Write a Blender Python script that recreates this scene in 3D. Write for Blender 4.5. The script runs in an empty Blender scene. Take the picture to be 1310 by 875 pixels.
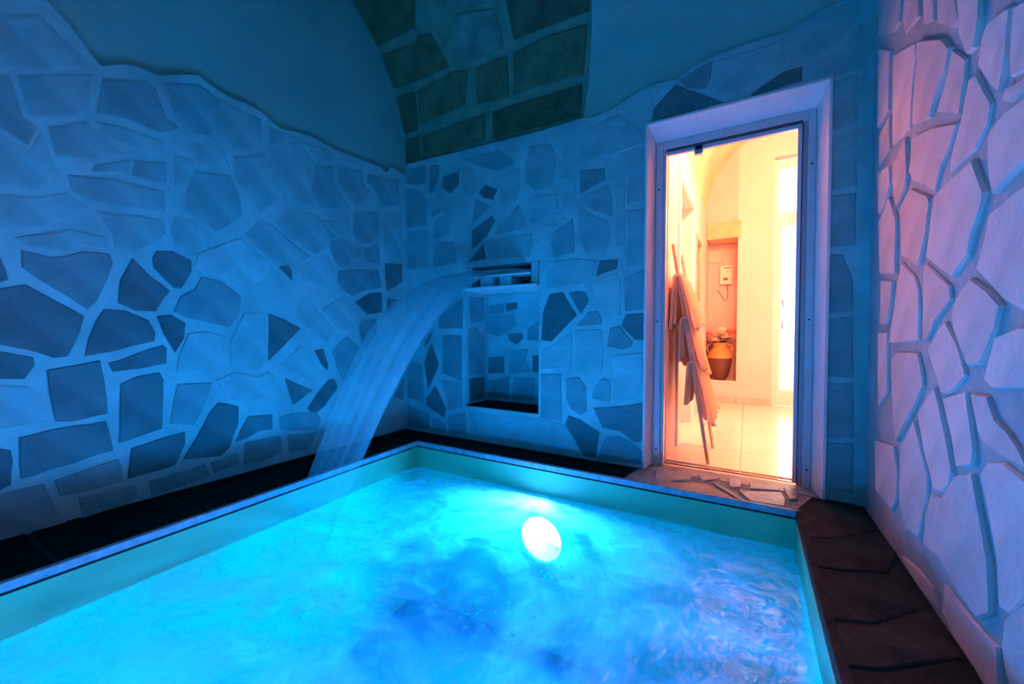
import bpy, bmesh, math, random
from mathutils import Vector, Matrix, noise

scene = bpy.context.scene
C = scene.collection
random.seed(11)

# ---------------------------------------------------------------- camera
F, CX, CY = 512.0, 655.0, 437.5
YAW, PITCH, ROLL = math.radians(30.4), math.radians(-1.0), math.radians(0.3)
CAM = Vector((0, 0, 0.81))
fwd = Vector((-math.sin(YAW) * math.cos(PITCH), math.cos(YAW) * math.cos(PITCH), math.sin(PITCH)))
r0 = Vector((math.cos(YAW), math.sin(YAW), 0))
u0 = r0.cross(fwd)
RT = r0 * math.cos(ROLL) + u0 * math.sin(ROLL)
UP = -r0 * math.sin(ROLL) + u0 * math.cos(ROLL)
cam = bpy.data.cameras.new('camera')
cam.sensor_width = 36
cam.lens = 36 * F / 1310
cam.clip_start = 0.02
cam_o = bpy.data.objects.new('camera', cam)
C.objects.link(cam_o)
M = Matrix((RT, UP, -fwd)).transposed().to_4x4()
M.translation = CAM
cam_o.matrix_world = M
scene.camera = cam_o

# ---------------------------------------------------------------- world, exposure, large lights
w = bpy.data.worlds.new('world')
scene.world = w
w.use_nodes = True
w.node_tree.nodes['Background'].inputs[0].default_value = (1.0, 0.96, 0.9, 1)
w.node_tree.nodes['Background'].inputs[1].default_value = 3.0
w.cycles.sampling_method = 'NONE'
vs = scene.view_settings
vs.view_transform = 'Standard'
vs.look = 'None'
vs.exposure = 0.0
vs.gamma = 1.0
vs.use_curve_mapping = False
POOL_LIGHT = 760.0                 # radiance of the underwater lamp lenses
POOL_COL = (0.35, 0.345, 1.0)      # the water swallows the red within a hand's breadth
HALL_LAMP = 800.0                   # radiance of the hall ceiling globe
FILL_SCONCE = 380.0                     # radiance of the unseen fill sconce added beside the doorway, hall side
HALL_COL = (1.0, 0.27, 0.13)
day = bpy.data.lights.new('entrance_daylight', 'AREA')
day.shape = 'RECTANGLE'
day.size, day.size_y = 0.75, 2.5
day.energy = 20
day.color = (1.0, 0.70, 0.48)
day_o = bpy.data.objects.new('entrance_daylight', day)
C.objects.link(day_o)
day_o.location = (0.72, 5.75, 1.5)
day_o.rotation_euler = (math.radians(-90), 0, 0)

# ---------------------------------------------------------------- pixel helpers
def ray(p): return fwd + RT * ((p[0] - CX) / F) - UP * ((p[1] - CY) / F)
def on_y(p, y): d = ray(p); return CAM + d * (y / d.y)
def on_x(p, x): d = ray(p); return CAM + d * (x / d.x)
def on_z(p, z): d = ray(p); return CAM + d * ((z - CAM.z) / d.z)
def on_cyl(p, yc, zc, r):
    d = ray(p)
    a = d.y ** 2 + d.z ** 2
    oy, oz = CAM.y - yc, CAM.z - zc
    b = 2 * (d.y * oy + d.z * oz)
    c = oy * oy + oz * oz - r * r
    t = (-b + math.sqrt(max(b * b - 4 * a * c, 0))) / (2 * a)
    return CAM + d * t

# ---------------------------------------------------------------- materials
def nodes_of(name):
    m = bpy.data.materials.new(name)
    m.use_nodes = True
    nt = m.node_tree
    return m, nt, nt.nodes, nt.links, nt.nodes['Principled BSDF']

def mat(name, col, rough=0.6, var=0.15, scale=8.0, bump=0.0, bscale=40.0, metal=0.0, objvar=0.0, spec=0.5, emit=None, col2=None):
    """Principled surface with a noise-driven tint, an optional per-piece tint and fine relief."""
    m, nt, N, L, P = nodes_of(name)
    P.inputs['Roughness'].default_value = rough
    P.inputs['Metallic'].default_value = metal
    P.inputs['Specular IOR Level'].default_value = spec
    tc = N.new('ShaderNodeTexCoord')
    nz = N.new('ShaderNodeTexNoise')
    nz.inputs['Scale'].default_value = scale
    nz.inputs['Detail'].default_value = 6
    L.new(tc.outputs['Object'], nz.inputs['Vector'])
    mr = N.new('ShaderNodeMapRange')
    mr.inputs['From Min'].default_value = 0.3
    mr.inputs['From Max'].default_value = 0.7
    L.new(nz.outputs['Fac'], mr.inputs['Value'])
    mix = N.new('ShaderNodeMix')
    mix.data_type = 'RGBA'
    c2 = col2 or tuple(c * (1 - var) for c in col)
    c1 = col if col2 else tuple(min(1, c * (1 + var)) for c in col)
    mix.inputs[6].default_value = (*c1, 1)
    mix.inputs[7].default_value = (*c2, 1)
    L.new(mr.outputs['Result'], mix.inputs[0])
    out = mix.outputs[2]
    if objvar:
        oi = N.new('ShaderNodeObjectInfo')
        m2 = N.new('ShaderNodeMapRange')
        m2.inputs['To Min'].default_value = 1 - objvar
        m2.inputs['To Max'].default_value = 1 + objvar
        L.new(oi.outputs['Random'], m2.inputs['Value'])
        vm = N.new('ShaderNodeVectorMath')
        vm.operation = 'SCALE'
        L.new(out, vm.inputs[0])
        L.new(m2.outputs['Result'], vm.inputs['Scale'])
        out = vm.outputs['Vector']
    L.new(out, P.inputs['Base Color'])
    if bump:
        nb = N.new('ShaderNodeTexNoise')
        nb.inputs['Scale'].default_value = bscale
        nb.inputs['Detail'].default_value = 8
        L.new(tc.outputs['Object'], nb.inputs['Vector'])
        bp = N.new('ShaderNodeBump')
        bp.inputs['Strength'].default_value = bump
        bp.inputs['Distance'].default_value = 0.02
        L.new(nb.outputs['Fac'], bp.inputs['Height'])
        L.new(bp.outputs['Normal'], P.inputs['Normal'])
    if emit:
        P.inputs['Emission Color'].default_value = (*emit[0], 1)
        P.inputs['Emission Strength'].default_value = emit[1]
    return m

def emission(name, col, strength):
    m, nt, N, L, P = nodes_of(name)
    N.remove(P)
    e = N.new('ShaderNodeEmission')
    e.inputs[0].default_value = (*col, 1)
    e.inputs[1].default_value = strength
    L.new(e.outputs[0], N['Material Output'].inputs[0])
    return m

def glass(name, tint=(1, 1, 1), refl=0.06):
    m, nt, N, L, P = nodes_of(name)
    N.remove(P)
    t = N.new('ShaderNodeBsdfTransparent'); t.inputs[0].default_value = (*tint, 1)
    g = N.new('ShaderNodeBsdfGlossy'); g.inputs['Roughness'].default_value = 0.02
    lw = N.new('ShaderNodeFresnel'); lw.inputs['IOR'].default_value = 1.25
    mx = N.new('ShaderNodeMixShader')
    L.new(lw.outputs[0], mx.inputs[0]); L.new(t.outputs[0], mx.inputs[1]); L.new(g.outputs[0], mx.inputs[2])
    L.new(mx.outputs[0], N['Material Output'].inputs[0])
    return m

def water_mat(name, mode):
    m, nt, N, L, P = nodes_of(name)
    N.remove(P)
    tc = N.new('ShaderNodeTexCoord')
    tr = N.new('ShaderNodeBsdfTransparent')
    tl = N.new('ShaderNodeBsdfTranslucent')
    df = N.new('ShaderNodeBsdfDiffuse')
    gl = N.new('ShaderNodeBsdfGlossy')
    fr = N.new('ShaderNodeFresnel'); fr.inputs['IOR'].default_value = 1.33
    half = N.new('ShaderNodeMixShader'); half.inputs[0].default_value = 0.35
    L.new(tl.outputs[0], half.inputs[1]); L.new(df.outputs[0], half.inputs[2])
    body = N.new('ShaderNodeMixShader')
    L.new(tr.outputs[0], body.inputs[1]); L.new(half.outputs[0], body.inputs[2])
    surf = N.new('ShaderNodeMixShader')
    L.new(fr.outputs[0], surf.inputs[0]); L.new(body.outputs[0], surf.inputs[1]); L.new(gl.outputs[0], surf.inputs[2])
    L.new(surf.outputs[0], N['Material Output'].inputs[0])
    if mode == 'pool':
        # only the free surface carries bubbles and gloss; against the liner the body of water is clear
        geo = N.new('ShaderNodeNewGeometry')
        sep = N.new('ShaderNodeSeparateXYZ'); L.new(geo.outputs['True Normal'], sep.inputs[0])
        ab_ = N.new('ShaderNodeMath'); ab_.operation = 'ABSOLUTE'; L.new(sep.outputs[2], ab_.inputs[0])
        gt = N.new('ShaderNodeMath'); gt.operation = 'GREATER_THAN'; gt.inputs[1].default_value = 0.5; L.new(ab_.outputs[0], gt.inputs[0])
        pz = N.new('ShaderNodeSeparateXYZ'); L.new(geo.outputs['Position'], pz.inputs[0])
        g2 = N.new('ShaderNodeMath'); g2.operation = 'GREATER_THAN'; g2.inputs[1].default_value = -0.6; L.new(pz.outputs[2], g2.inputs[0])
        mu = N.new('ShaderNodeMath'); mu.operation = 'MULTIPLY'; L.new(gt.outputs[0], mu.inputs[0]); L.new(g2.outputs[0], mu.inputs[1])
        clear = N.new('ShaderNodeBsdfTransparent')
        sel = N.new('ShaderNodeMixShader'); L.new(mu.outputs[0], sel.inputs[0]); L.new(clear.outputs[0], sel.inputs[1]); L.new(surf.outputs[0], sel.inputs[2])
        L.new(sel.outputs[0], N['Material Output'].inputs[0])
        va = N.new('ShaderNodeVolumeAbsorption'); va.inputs['Color'].default_value = (0.0, 0.965, 0.995, 1); va.inputs['Density'].default_value = 6.5
        L.new(va.outputs[0], N['Material Output'].inputs['Volume'])
        tr.inputs[0].default_value = (0.7, 0.95, 1, 1)
        for s in (tl, df): s.inputs[0].default_value = (0.75, 0.92, 1, 1)
        gl.inputs['Roughness'].default_value = 0.03
        # swirls of fine bubbles: a coarse warped noise plus a finer froth
        n1 = N.new('ShaderNodeTexNoise'); n1.inputs['Scale'].default_value = 1.7; n1.inputs['Detail'].default_value = 5; n1.inputs['Distortion'].default_value = 1.6
        n2 = N.new('ShaderNodeTexNoise'); n2.inputs['Scale'].default_value = 9; n2.inputs['Detail'].default_value = 6; n2.inputs['Distortion'].default_value = 1.0
        for n in (n1, n2): L.new(tc.outputs['Object'], n.inputs['Vector'])
        r1 = N.new('ShaderNodeMapRange'); r1.inputs['From Min'].default_value = 0.36; r1.inputs['From Max'].default_value = 0.6
        r1.inputs['To Min'].default_value = 0.12; r1.inputs['To Max'].default_value = 0.74
        r2 = N.new('ShaderNodeMapRange'); r2.inputs['From Min'].default_value = 0.5; r2.inputs['From Max'].default_value = 0.72
        r2.inputs['To Min'].default_value = 0.0; r2.inputs['To Max'].default_value = 0.22
        L.new(n1.outputs['Fac'], r1.inputs['Value']); L.new(n2.outputs['Fac'], r2.inputs['Value'])
        ad = N.new('ShaderNodeMath'); ad.operation = 'ADD'
        L.new(r1.outputs[0], ad.inputs[0]); L.new(r2.outputs[0], ad.inputs[1])
        L.new(ad.outputs[0], body.inputs[0])
        nb = N.new('ShaderNodeTexNoise'); nb.inputs['Scale'].default_value = 14; nb.inputs['Detail'].default_value = 3; nb.inputs['Distortion'].default_value = 0.7
        L.new(tc.outputs['Object'], nb.inputs['Vector'])
        bp = N.new('ShaderNodeBump'); bp.inputs['Strength'].default_value = 0.5; bp.inputs['Distance'].default_value = 0.03
        L.new(nb.outputs['Fac'], bp.inputs['Height'])
        L.new(bp.outputs[0], gl.inputs['Normal']); L.new(bp.outputs[0], fr.inputs['Normal'])
    else:
        lw = N.new('ShaderNodeLayerWeight'); lw.inputs['Blend'].default_value = 0.25
        pw_ = N.new('ShaderNodeMath'); pw_.operation = 'POWER'; pw_.inputs[1].default_value = 2.2
        L.new(lw.outputs['Facing'], pw_.inputs[0])
        mm = N.new('ShaderNodeMath'); mm.operation = 'MULTIPLY_ADD'; mm.inputs[1].default_value = 0.9; mm.inputs[2].default_value = 0.03
        L.new(pw_.outputs[0], mm.inputs[0]); L.new(mm.outputs[0], surf.inputs[0])
        tr.inputs[0].default_value = (0.9, 0.98, 1, 1)
        for s in (tl, df): s.inputs[0].default_value = (0.3, 0.58, 0.62, 1)
        gl.inputs['Roughness'].default_value = 0.12
        uv = N.new('ShaderNodeUVMap')
        sp = N.new('ShaderNodeSeparateXYZ'); L.new(uv.outputs[0], sp.inputs[0])
        mp = N.new('ShaderNodeMapping'); mp.inputs['Scale'].default_value = (9, 0.5, 1)
        L.new(uv.outputs[0], mp.inputs[0])
        n1 = N.new('ShaderNodeTexNoise'); n1.inputs['Scale'].default_value = 1; n1.inputs['Detail'].default_value = 4
        L.new(mp.outputs[0], n1.inputs['Vector'])
        r1 = N.new('ShaderNodeMapRange'); r1.inputs['From Min'].default_value = 0.35; r1.inputs['From Max'].default_value = 0.7
        r1.inputs['To Min'].default_value = 0.0; r1.inputs['To Max'].default_value = 0.24
        L.new(n1.outputs['Fac'], r1.inputs['Value'])
        r2 = N.new('ShaderNodeMapRange'); r2.inputs['From Min'].default_value = 0.35; r2.inputs['From Max'].default_value = 0.95
        r2.inputs['To Min'].default_value = 0.2; r2.inputs['To Max'].default_value = 0.03
        L.new(sp.outputs[1], r2.inputs['Value'])
        ad = N.new('ShaderNodeMath'); ad.operation = 'ADD'; ad.use_clamp = True
        L.new(r1.outputs[0], ad.inputs[0]); L.new(r2.outputs[0], ad.inputs[1])
        # the sheet thins to clear water where it meets the pool
        r3 = N.new('ShaderNodeMapRange'); r3.inputs['From Min'].default_value = 0.72; r3.inputs['From Max'].default_value = 0.97
        r3.inputs['To Min'].default_value = 1.0; r3.inputs['To Max'].default_value = 0.0
        L.new(sp.outputs[1], r3.inputs['Value'])
        m1 = N.new('ShaderNodeMath'); m1.operation = 'MULTIPLY'; L.new(ad.outputs[0], m1.inputs[0]); L.new(r3.outputs[0], m1.inputs[1])
        m2 = N.new('ShaderNodeMath'); m2.operation = 'MULTIPLY'; L.new(mm.outputs[0], m2.inputs[0]); L.new(r3.outputs[0], m2.inputs[1])
        L.new(m1.outputs[0], body.inputs[0]); L.new(m2.outputs[0], surf.inputs[0])
        tr.inputs[0].default_value = (0.95, 0.99, 1, 1)
    return m

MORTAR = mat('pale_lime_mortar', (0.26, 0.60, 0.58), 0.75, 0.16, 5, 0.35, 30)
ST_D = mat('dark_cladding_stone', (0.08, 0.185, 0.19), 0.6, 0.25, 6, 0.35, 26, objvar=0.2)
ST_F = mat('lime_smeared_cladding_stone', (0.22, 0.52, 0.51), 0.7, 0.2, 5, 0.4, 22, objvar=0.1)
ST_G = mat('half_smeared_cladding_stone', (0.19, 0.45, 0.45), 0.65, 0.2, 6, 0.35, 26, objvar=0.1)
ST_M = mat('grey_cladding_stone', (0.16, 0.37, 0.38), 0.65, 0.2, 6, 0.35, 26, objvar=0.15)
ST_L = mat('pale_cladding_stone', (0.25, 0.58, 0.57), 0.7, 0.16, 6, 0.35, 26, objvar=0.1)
ST_R = mat('warm_lit_cream_stone', (0.84, 0.62, 0.58), 0.7, 0.12, 7, 0.3, 34, objvar=0.1)  # raised pinkish colour stands in for warm hall light on this wall
MORTAR_R = mat('grey_joint_mortar', (0.48, 0.46, 0.46), 0.8, 0.15, 9, 0.4, 40)
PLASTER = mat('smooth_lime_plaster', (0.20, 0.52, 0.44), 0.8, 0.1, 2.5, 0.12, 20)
TUFF = mat('bare_yellow_tuff', (0.12, 0.18, 0.09), 0.9, 0.3, 9, 0.6, 45, objvar=0.25)
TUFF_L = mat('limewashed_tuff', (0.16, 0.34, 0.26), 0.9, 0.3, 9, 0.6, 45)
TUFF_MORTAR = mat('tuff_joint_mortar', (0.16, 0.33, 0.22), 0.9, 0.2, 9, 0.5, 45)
DECK = mat('wet_black_slate', (0.012, 0.010, 0.008), 0.75, 0.5, 7, 0.35, 30, objvar=0.3, spec=0.08)
DECK_W = mat('brown_slate', (0.036, 0.034, 0.028), 0.75, 0.5, 7, 0.4, 30, objvar=0.3, spec=0.12)
THRESH = mat('pale_threshold_stone', (0.62, 0.47, 0.37), 0.45, 0.25, 9, 0.3, 40, objvar=0.2)
THRESH_J = mat('pale_threshold_joint', (0.42, 0.33, 0.26), 0.8, 0.3, 20, 0.4, 60)
THRESH_P = mat('cream_threshold_chip', (0.75, 0.66, 0.55), 0.4, 0.1, 9, 0.2, 40)
DECK_BED = mat('dark_deck_joint', (0.012, 0.010, 0.008), 0.8, 0.4, 12, 0.4, 60)
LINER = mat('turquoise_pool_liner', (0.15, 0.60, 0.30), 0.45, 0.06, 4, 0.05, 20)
TRIM = mat('pale_edge_trim', (0.36, 0.42, 0.46), 0.5, 0.25, 30, 0.2, 80)
GROOVE = mat('black_rubber_gasket', (0.01, 0.01, 0.01), 0.8, 0.1)
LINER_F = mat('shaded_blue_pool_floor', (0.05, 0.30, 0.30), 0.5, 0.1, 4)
STEEL = mat('brushed_steel', (0.55, 0.57, 0.6), 0.35, 0.08, 30, metal=0.8)
ALU = mat('satin_aluminium', (0.74, 0.68, 0.68), 0.42, 0.05, 20, metal=0.1)
ALU_D = mat('dark_door_seal', (0.05, 0.05, 0.06), 0.6, 0.1)
WHITE = mat('white_painted_plaster', (0.90, 0.84, 0.82), 0.6, 0.05, 6, 0.1, 30)  # white lifted towards pink, in place of warm hall light on the reveal
HALLW = mat('warm_white_hall_plaster', (0.82, 0.61, 0.56), 0.75, 0.05, 3, 0.12, 25)
HALLV = mat('honey_limestone_vault', (0.80, 0.60, 0.36), 0.8, 0.12, 4, 0.25, 25)
BEAM = mat('honey_limestone_lintel', (0.70, 0.46, 0.26), 0.8, 0.15, 8, 0.3, 30)
HALLN = mat('rose_niche_plaster', (0.66, 0.48, 0.43), 0.8, 0.06, 4, 0.15, 25)
SKIRT = mat('grey_stone_skirting', (0.55, 0.50, 0.45), 0.6, 0.12, 10)
TILE = mat('cream_porcelain_tile', (0.80, 0.71, 0.60), 0.18, 0.05, 2, objvar=0.03)
GROUT = mat('pale_tile_grout', (0.78, 0.72, 0.64), 0.8, 0.1)
DOORW = mat('white_lacquered_wood', (0.86, 0.84, 0.80), 0.4, 0.03, 10)
WOOD = mat('bleached_wood_rail', (0.55, 0.40, 0.27), 0.5, 0.2, 30)
STEEL_W = mat('pale_metal_brace', (0.8, 0.8, 0.8), 0.35, 0.05, metal=0.5)
TOWEL = mat('cream_terry_cloth', (0.86, 0.70, 0.52), 0.95, 0.06, 60, 0.5, 300)
nt_ = TOWEL.node_tree
tl_ = nt_.nodes.new('ShaderNodeBsdfTranslucent'); tl_.inputs[0].default_value = (0.85, 0.72, 0.58, 1)
mx_ = nt_.nodes.new('ShaderNodeMixShader'); mx_.inputs[0].default_value = 0.6
nt_.links.new(nt_.nodes['Principled BSDF'].outputs[0], mx_.inputs[1]); nt_.links.new(tl_.outputs[0], mx_.inputs[2])
nt_.links.new(mx_.outputs[0], nt_.nodes['Material Output'].inputs[0])
TERRA = mat('terracotta_clay', (0.52, 0.23, 0.05), 0.6, 0.2, 9, 0.15, 40)
GLAZE = mat('dark_brown_glaze', (0.07, 0.024, 0.008), 0.18, 0.35, 6)
PINK = mat('pale_pink_petal', (0.80, 0.46, 0.42), 0.7, 0.15, 30)
CREAM = mat('cream_petal', (0.88, 0.76, 0.55), 0.7, 0.1, 30)
ORANGE = mat('coral_orange_petal', (0.75, 0.30, 0.10), 0.7, 0.15, 30)
LEAF = mat('dark_green_leaf', (0.012, 0.02, 0.012), 0.5, 0.3, 20)
PLASTIC = mat('cream_plastic_case', (0.80, 0.68, 0.54), 0.4, 0.03)
DARKPL = mat('dark_plastic', (0.12, 0.08, 0.06), 0.5, 0.1)
PANEL = mat('painted_cover_plate', (0.72, 0.54, 0.42), 0.6, 0.04)
HANDLE = mat('purple_grey_handle', (0.30, 0.20, 0.32), 0.4, 0.1)
MIRROR = mat('mirror_glass', (0.7, 0.66, 0.6), 0.08, 0.02, metal=0.9)
GLASS = glass('clear_door_glass')
EDGE = mat('polished_glass_edge', (0.85, 0.75, 0.78), 0.25, 0.03)
LENS2 = emission('added_dimmer_lamp_lens', POOL_COL, POOL_LIGHT * 0.45)
LENS = emission('lit_pool_lamp_lens', POOL_COL, POOL_LIGHT)
GLOBE = emission('lit_opal_globe', HALL_COL, HALL_LAMP)
FILL_SHADE = emission('added_sconce_shade', HALL_COL, FILL_SCONCE)
WATER = water_mat('bubbly_pool_water', 'pool')
FALL = water_mat('falling_water_sheet', 'fall')
FOAM = water_mat('foam_bubble_film', 'fall')

# ---------------------------------------------------------------- object helpers
def link(name, verts, faces, m, parent=None, smooth=False, loc=None):
    me = bpy.data.meshes.new(name)
    me.from_pydata([tuple(v) for v in verts], [], faces)
    me.update()
    o = bpy.data.objects.new(name, me)
    me.materials.append(m)
    if smooth:
        for p in me.polygons: p.use_smooth = True
    C.objects.link(o)
    if parent: o.parent = parent
    if loc: o.location = loc
    return o

def tag(o, label=None, cat=None, group=None, kind=None):
    if label: o['label'] = label
    if cat: o['category'] = cat
    if group: o['group'] = group
    if kind: o['kind'] = kind
    return o

def empty(name, loc=(0, 0, 0), rz=0):
    o = bpy.data.objects.new(name, None)
    o.empty_display_size = 0.05
    o.location = loc
    o.rotation_euler = (0, 0, rz)
    C.objects.link(o)
    return o

class MB:
    def __init__(s): s.v, s.f = [], []
    def add(s, vs, fs):
        n = len(s.v)
        s.v += [tuple(v) for v in vs]
        s.f += [tuple(i + n for i in f) for f in fs]
        return s
    def box(s, a, b):
        x0, y0, z0 = a; x1, y1, z1 = b
        return s.add([(x0, y0, z0), (x1, y0, z0), (x1, y1, z0), (x0, y1, z0), (x0, y0, z1), (x1, y0, z1), (x1, y1, z1), (x0, y1, z1)],
                     [(0, 3, 2, 1), (4, 5, 6, 7), (0, 1, 5, 4), (1, 2, 6, 5), (2, 3, 7, 6), (3, 0, 4, 7)])
    def prism(s, bottom, top):
        n = len(bottom)
        return s.add(list(bottom) + list(top), [tuple(range(n))[::-1], tuple(range(n, 2 * n))] + [(i, (i + 1) % n, n + (i + 1) % n, n + i) for i in range(n)])
    def tube(s, pts, r, seg=8, caps=True):
        pts = [Vector(p) for p in pts]
        rs = r if isinstance(r, (list, tuple)) else [r] * len(pts)
        vs, fs = [], []
        for i, p in enumerate(pts):
            t = (pts[min(i + 1, len(pts) - 1)] - pts[max(i - 1, 0)]).normalized()
            a = t.cross(Vector((0, 0, 1)))
            if a.length < 0.05: a = t.cross(Vector((1, 0, 0)))
            a.normalize(); b = t.cross(a)
            for k in range(seg):
                an = 2 * math.pi * k / seg
                vs.append(p + (a * math.cos(an) + b * math.sin(an)) * rs[i])
        for i in range(len(pts) - 1):
            for k in range(seg):
                fs.append((i * seg + k, i * seg + (k + 1) % seg, (i + 1) * seg + (k + 1) % seg, (i + 1) * seg + k))
        if caps:
            fs.append(tuple(range(seg))[::-1]); fs.append(tuple(range((len(pts) - 1) * seg, len(pts) * seg)))
        return s.add(vs, fs)
    def lathe(s, prof, seg=32, c=(0, 0, 0)):
        vs, fs = [], []
        for r, z in prof:
            for k in range(seg):
                an = 2 * math.pi * k / seg
                vs.append((c[0] + r * math.cos(an), c[1] + r * math.sin(an), c[2] + z))
        for i in range(len(prof) - 1):
            for k in range(seg):
                fs.append((i * seg + k, i * seg + (k + 1) % seg, (i + 1) * seg + (k + 1) % seg, (i + 1) * seg + k))
        return s.add(vs, fs)
    def build(s, name, m, parent=None, smooth=False):
        return link(name, s.v, s.f, m, parent, smooth)

def bevel(o, w=0.004, seg=2):
    b = o.modifiers.new('bevel', 'BEVEL'); b.width = w; b.segments = seg; b.limit_method = 'ANGLE'
    return o

def refine(poly, step=16, jit=0.7):
    out = []
    n = len(poly)
    for i in range(n):
        a, b = poly[i], poly[(i + 1) % n]
        d = math.hypot(b[0] - a[0], b[1] - a[1])
        k = max(1, min(4, int(d / step)))
        for j in range(k):
            t = j / k
            out.append((a[0] + (b[0] - a[0]) * t + random.uniform(-jit, jit), a[1] + (b[1] - a[1]) * t + random.uniform(-jit, jit)))
    return out

def stone(pts, nrm, m, parent, h=0.008, bev=0.006, name='stone', back=0.01):
    """One flat stone: pts is its outline on the wall, nrm(p) points out of the wall."""
    c = sum(pts, Vector()) / len(pts)
    n = len(pts)
    hh = h * random.uniform(0.75, 1.25)
    tilt = Vector((random.uniform(-1, 1), random.uniform(-1, 1), random.uniform(-1, 1))) * 0.012
    base, mid, top = [], [], []
    for p in pts:
        N = nrm(p)
        d = (c - p)
        L = d.length
        dd = d / L if L else d
        lift = hh + d.dot(tilt)
        base.append(p - N * back)
        mid.append(p + N * (lift * 0.45))
        top.append(p + dd * min(bev, L * 0.3) + N * lift)
    cc = c + nrm(c) * (hh * 1.1)
    vs = [v - c for v in base + mid + top + [cc]]
    fs = []
    for i in range(n):
        j = (i + 1) % n
        fs += [(i, j, n + j, n + i), (n + i, n + j, 2 * n + j, 2 * n + i), (2 * n + i, 2 * n + j, 3 * n)]
    o = link(name, vs, fs, m, parent, loc=c)
    bm = bmesh.new(); bm.from_mesh(o.data)
    bmesh.ops.recalc_face_normals(bm, faces=bm.faces)
    bm.to_mesh(o.data); bm.free()
    return o

def const(v):
    v = Vector(v)
    return lambda p: v

def area2(p):
    return sum(p[i][0] * p[(i + 1) % len(p)][1] - p[(i + 1) % len(p)][0] * p[i][1] for i in range(len(p)))

# ================================================================ THE ROOM
XL, XR, YB, YF = -2.52, 0.487, 2.5, -1.3       # faces of the stone cladding; front wall behind the viewer
VC, VZ, VR = 1.4, 2.3, 1.14                    # vault circle (y, z, radius) at the back
PL, PB = XL - 0.028, YB + 0.024                # faces of the plaster above the cladding

# door and niche openings in the wall plane
DX0, DX1, DZ = -0.535, 0.342, 2.075
NX0, NX1, NZ0, NZ1 = -1.885, -1.245, 0.252, 1.33

def lerp_profile(prof, x):
    if x <= prof[0][0]: return prof[0][1]
    for (a, za), (b, zb) in zip(prof, prof[1:]):
        if x <= b: return za + (zb - za) * (x - a) / (b - a)
    return prof[-1][1]

# --- left wall
wall_left = MB().box((PL - 0.2, YF - 0.1, -0.02), (PL, YB + 0.1, 3.75)).build('wall_left', PLASTER)
tag(wall_left, 'blue-lit end wall, smooth plaster above a jagged edge of stone cladding', 'wall', kind='structure')
jag_px = [(60, 0), (95, 40), (118, 72), (130, 85), (160, 82), (176, 85), (205, 98), (225, 95), (255, 96), (268, 108), (300, 128), (312, 131), (335, 143), (358, 165), (375, 168), (400, 175), (425, 190), (445, 198), (470, 207), (488, 214), (494, 221), (501, 213), (512, 220)]
jag = sorted([(on_x(p, XL).y, on_x(p, XL).z) for p in jag_px])
jag = [(YF, 2.2), (-0.6, 2.25), (-0.2, 2.15), (0.1, 2.28)] + jag + [(YB + 0.01, jag[-1][1])]
mb = MB()
for (a, za), (b, zb) in zip(jag, jag[1:]):
    mb.prism([(PL - 0.01, a, 0), (PL - 0.01, b, 0), (PL - 0.01, b, zb), (PL - 0.01, a, za)], [(XL, a, 0), (XL, b, 0), (XL, b, zb), (XL, a, za)])
mb.build('mortar_bed', MORTAR, wall_left)

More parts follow.
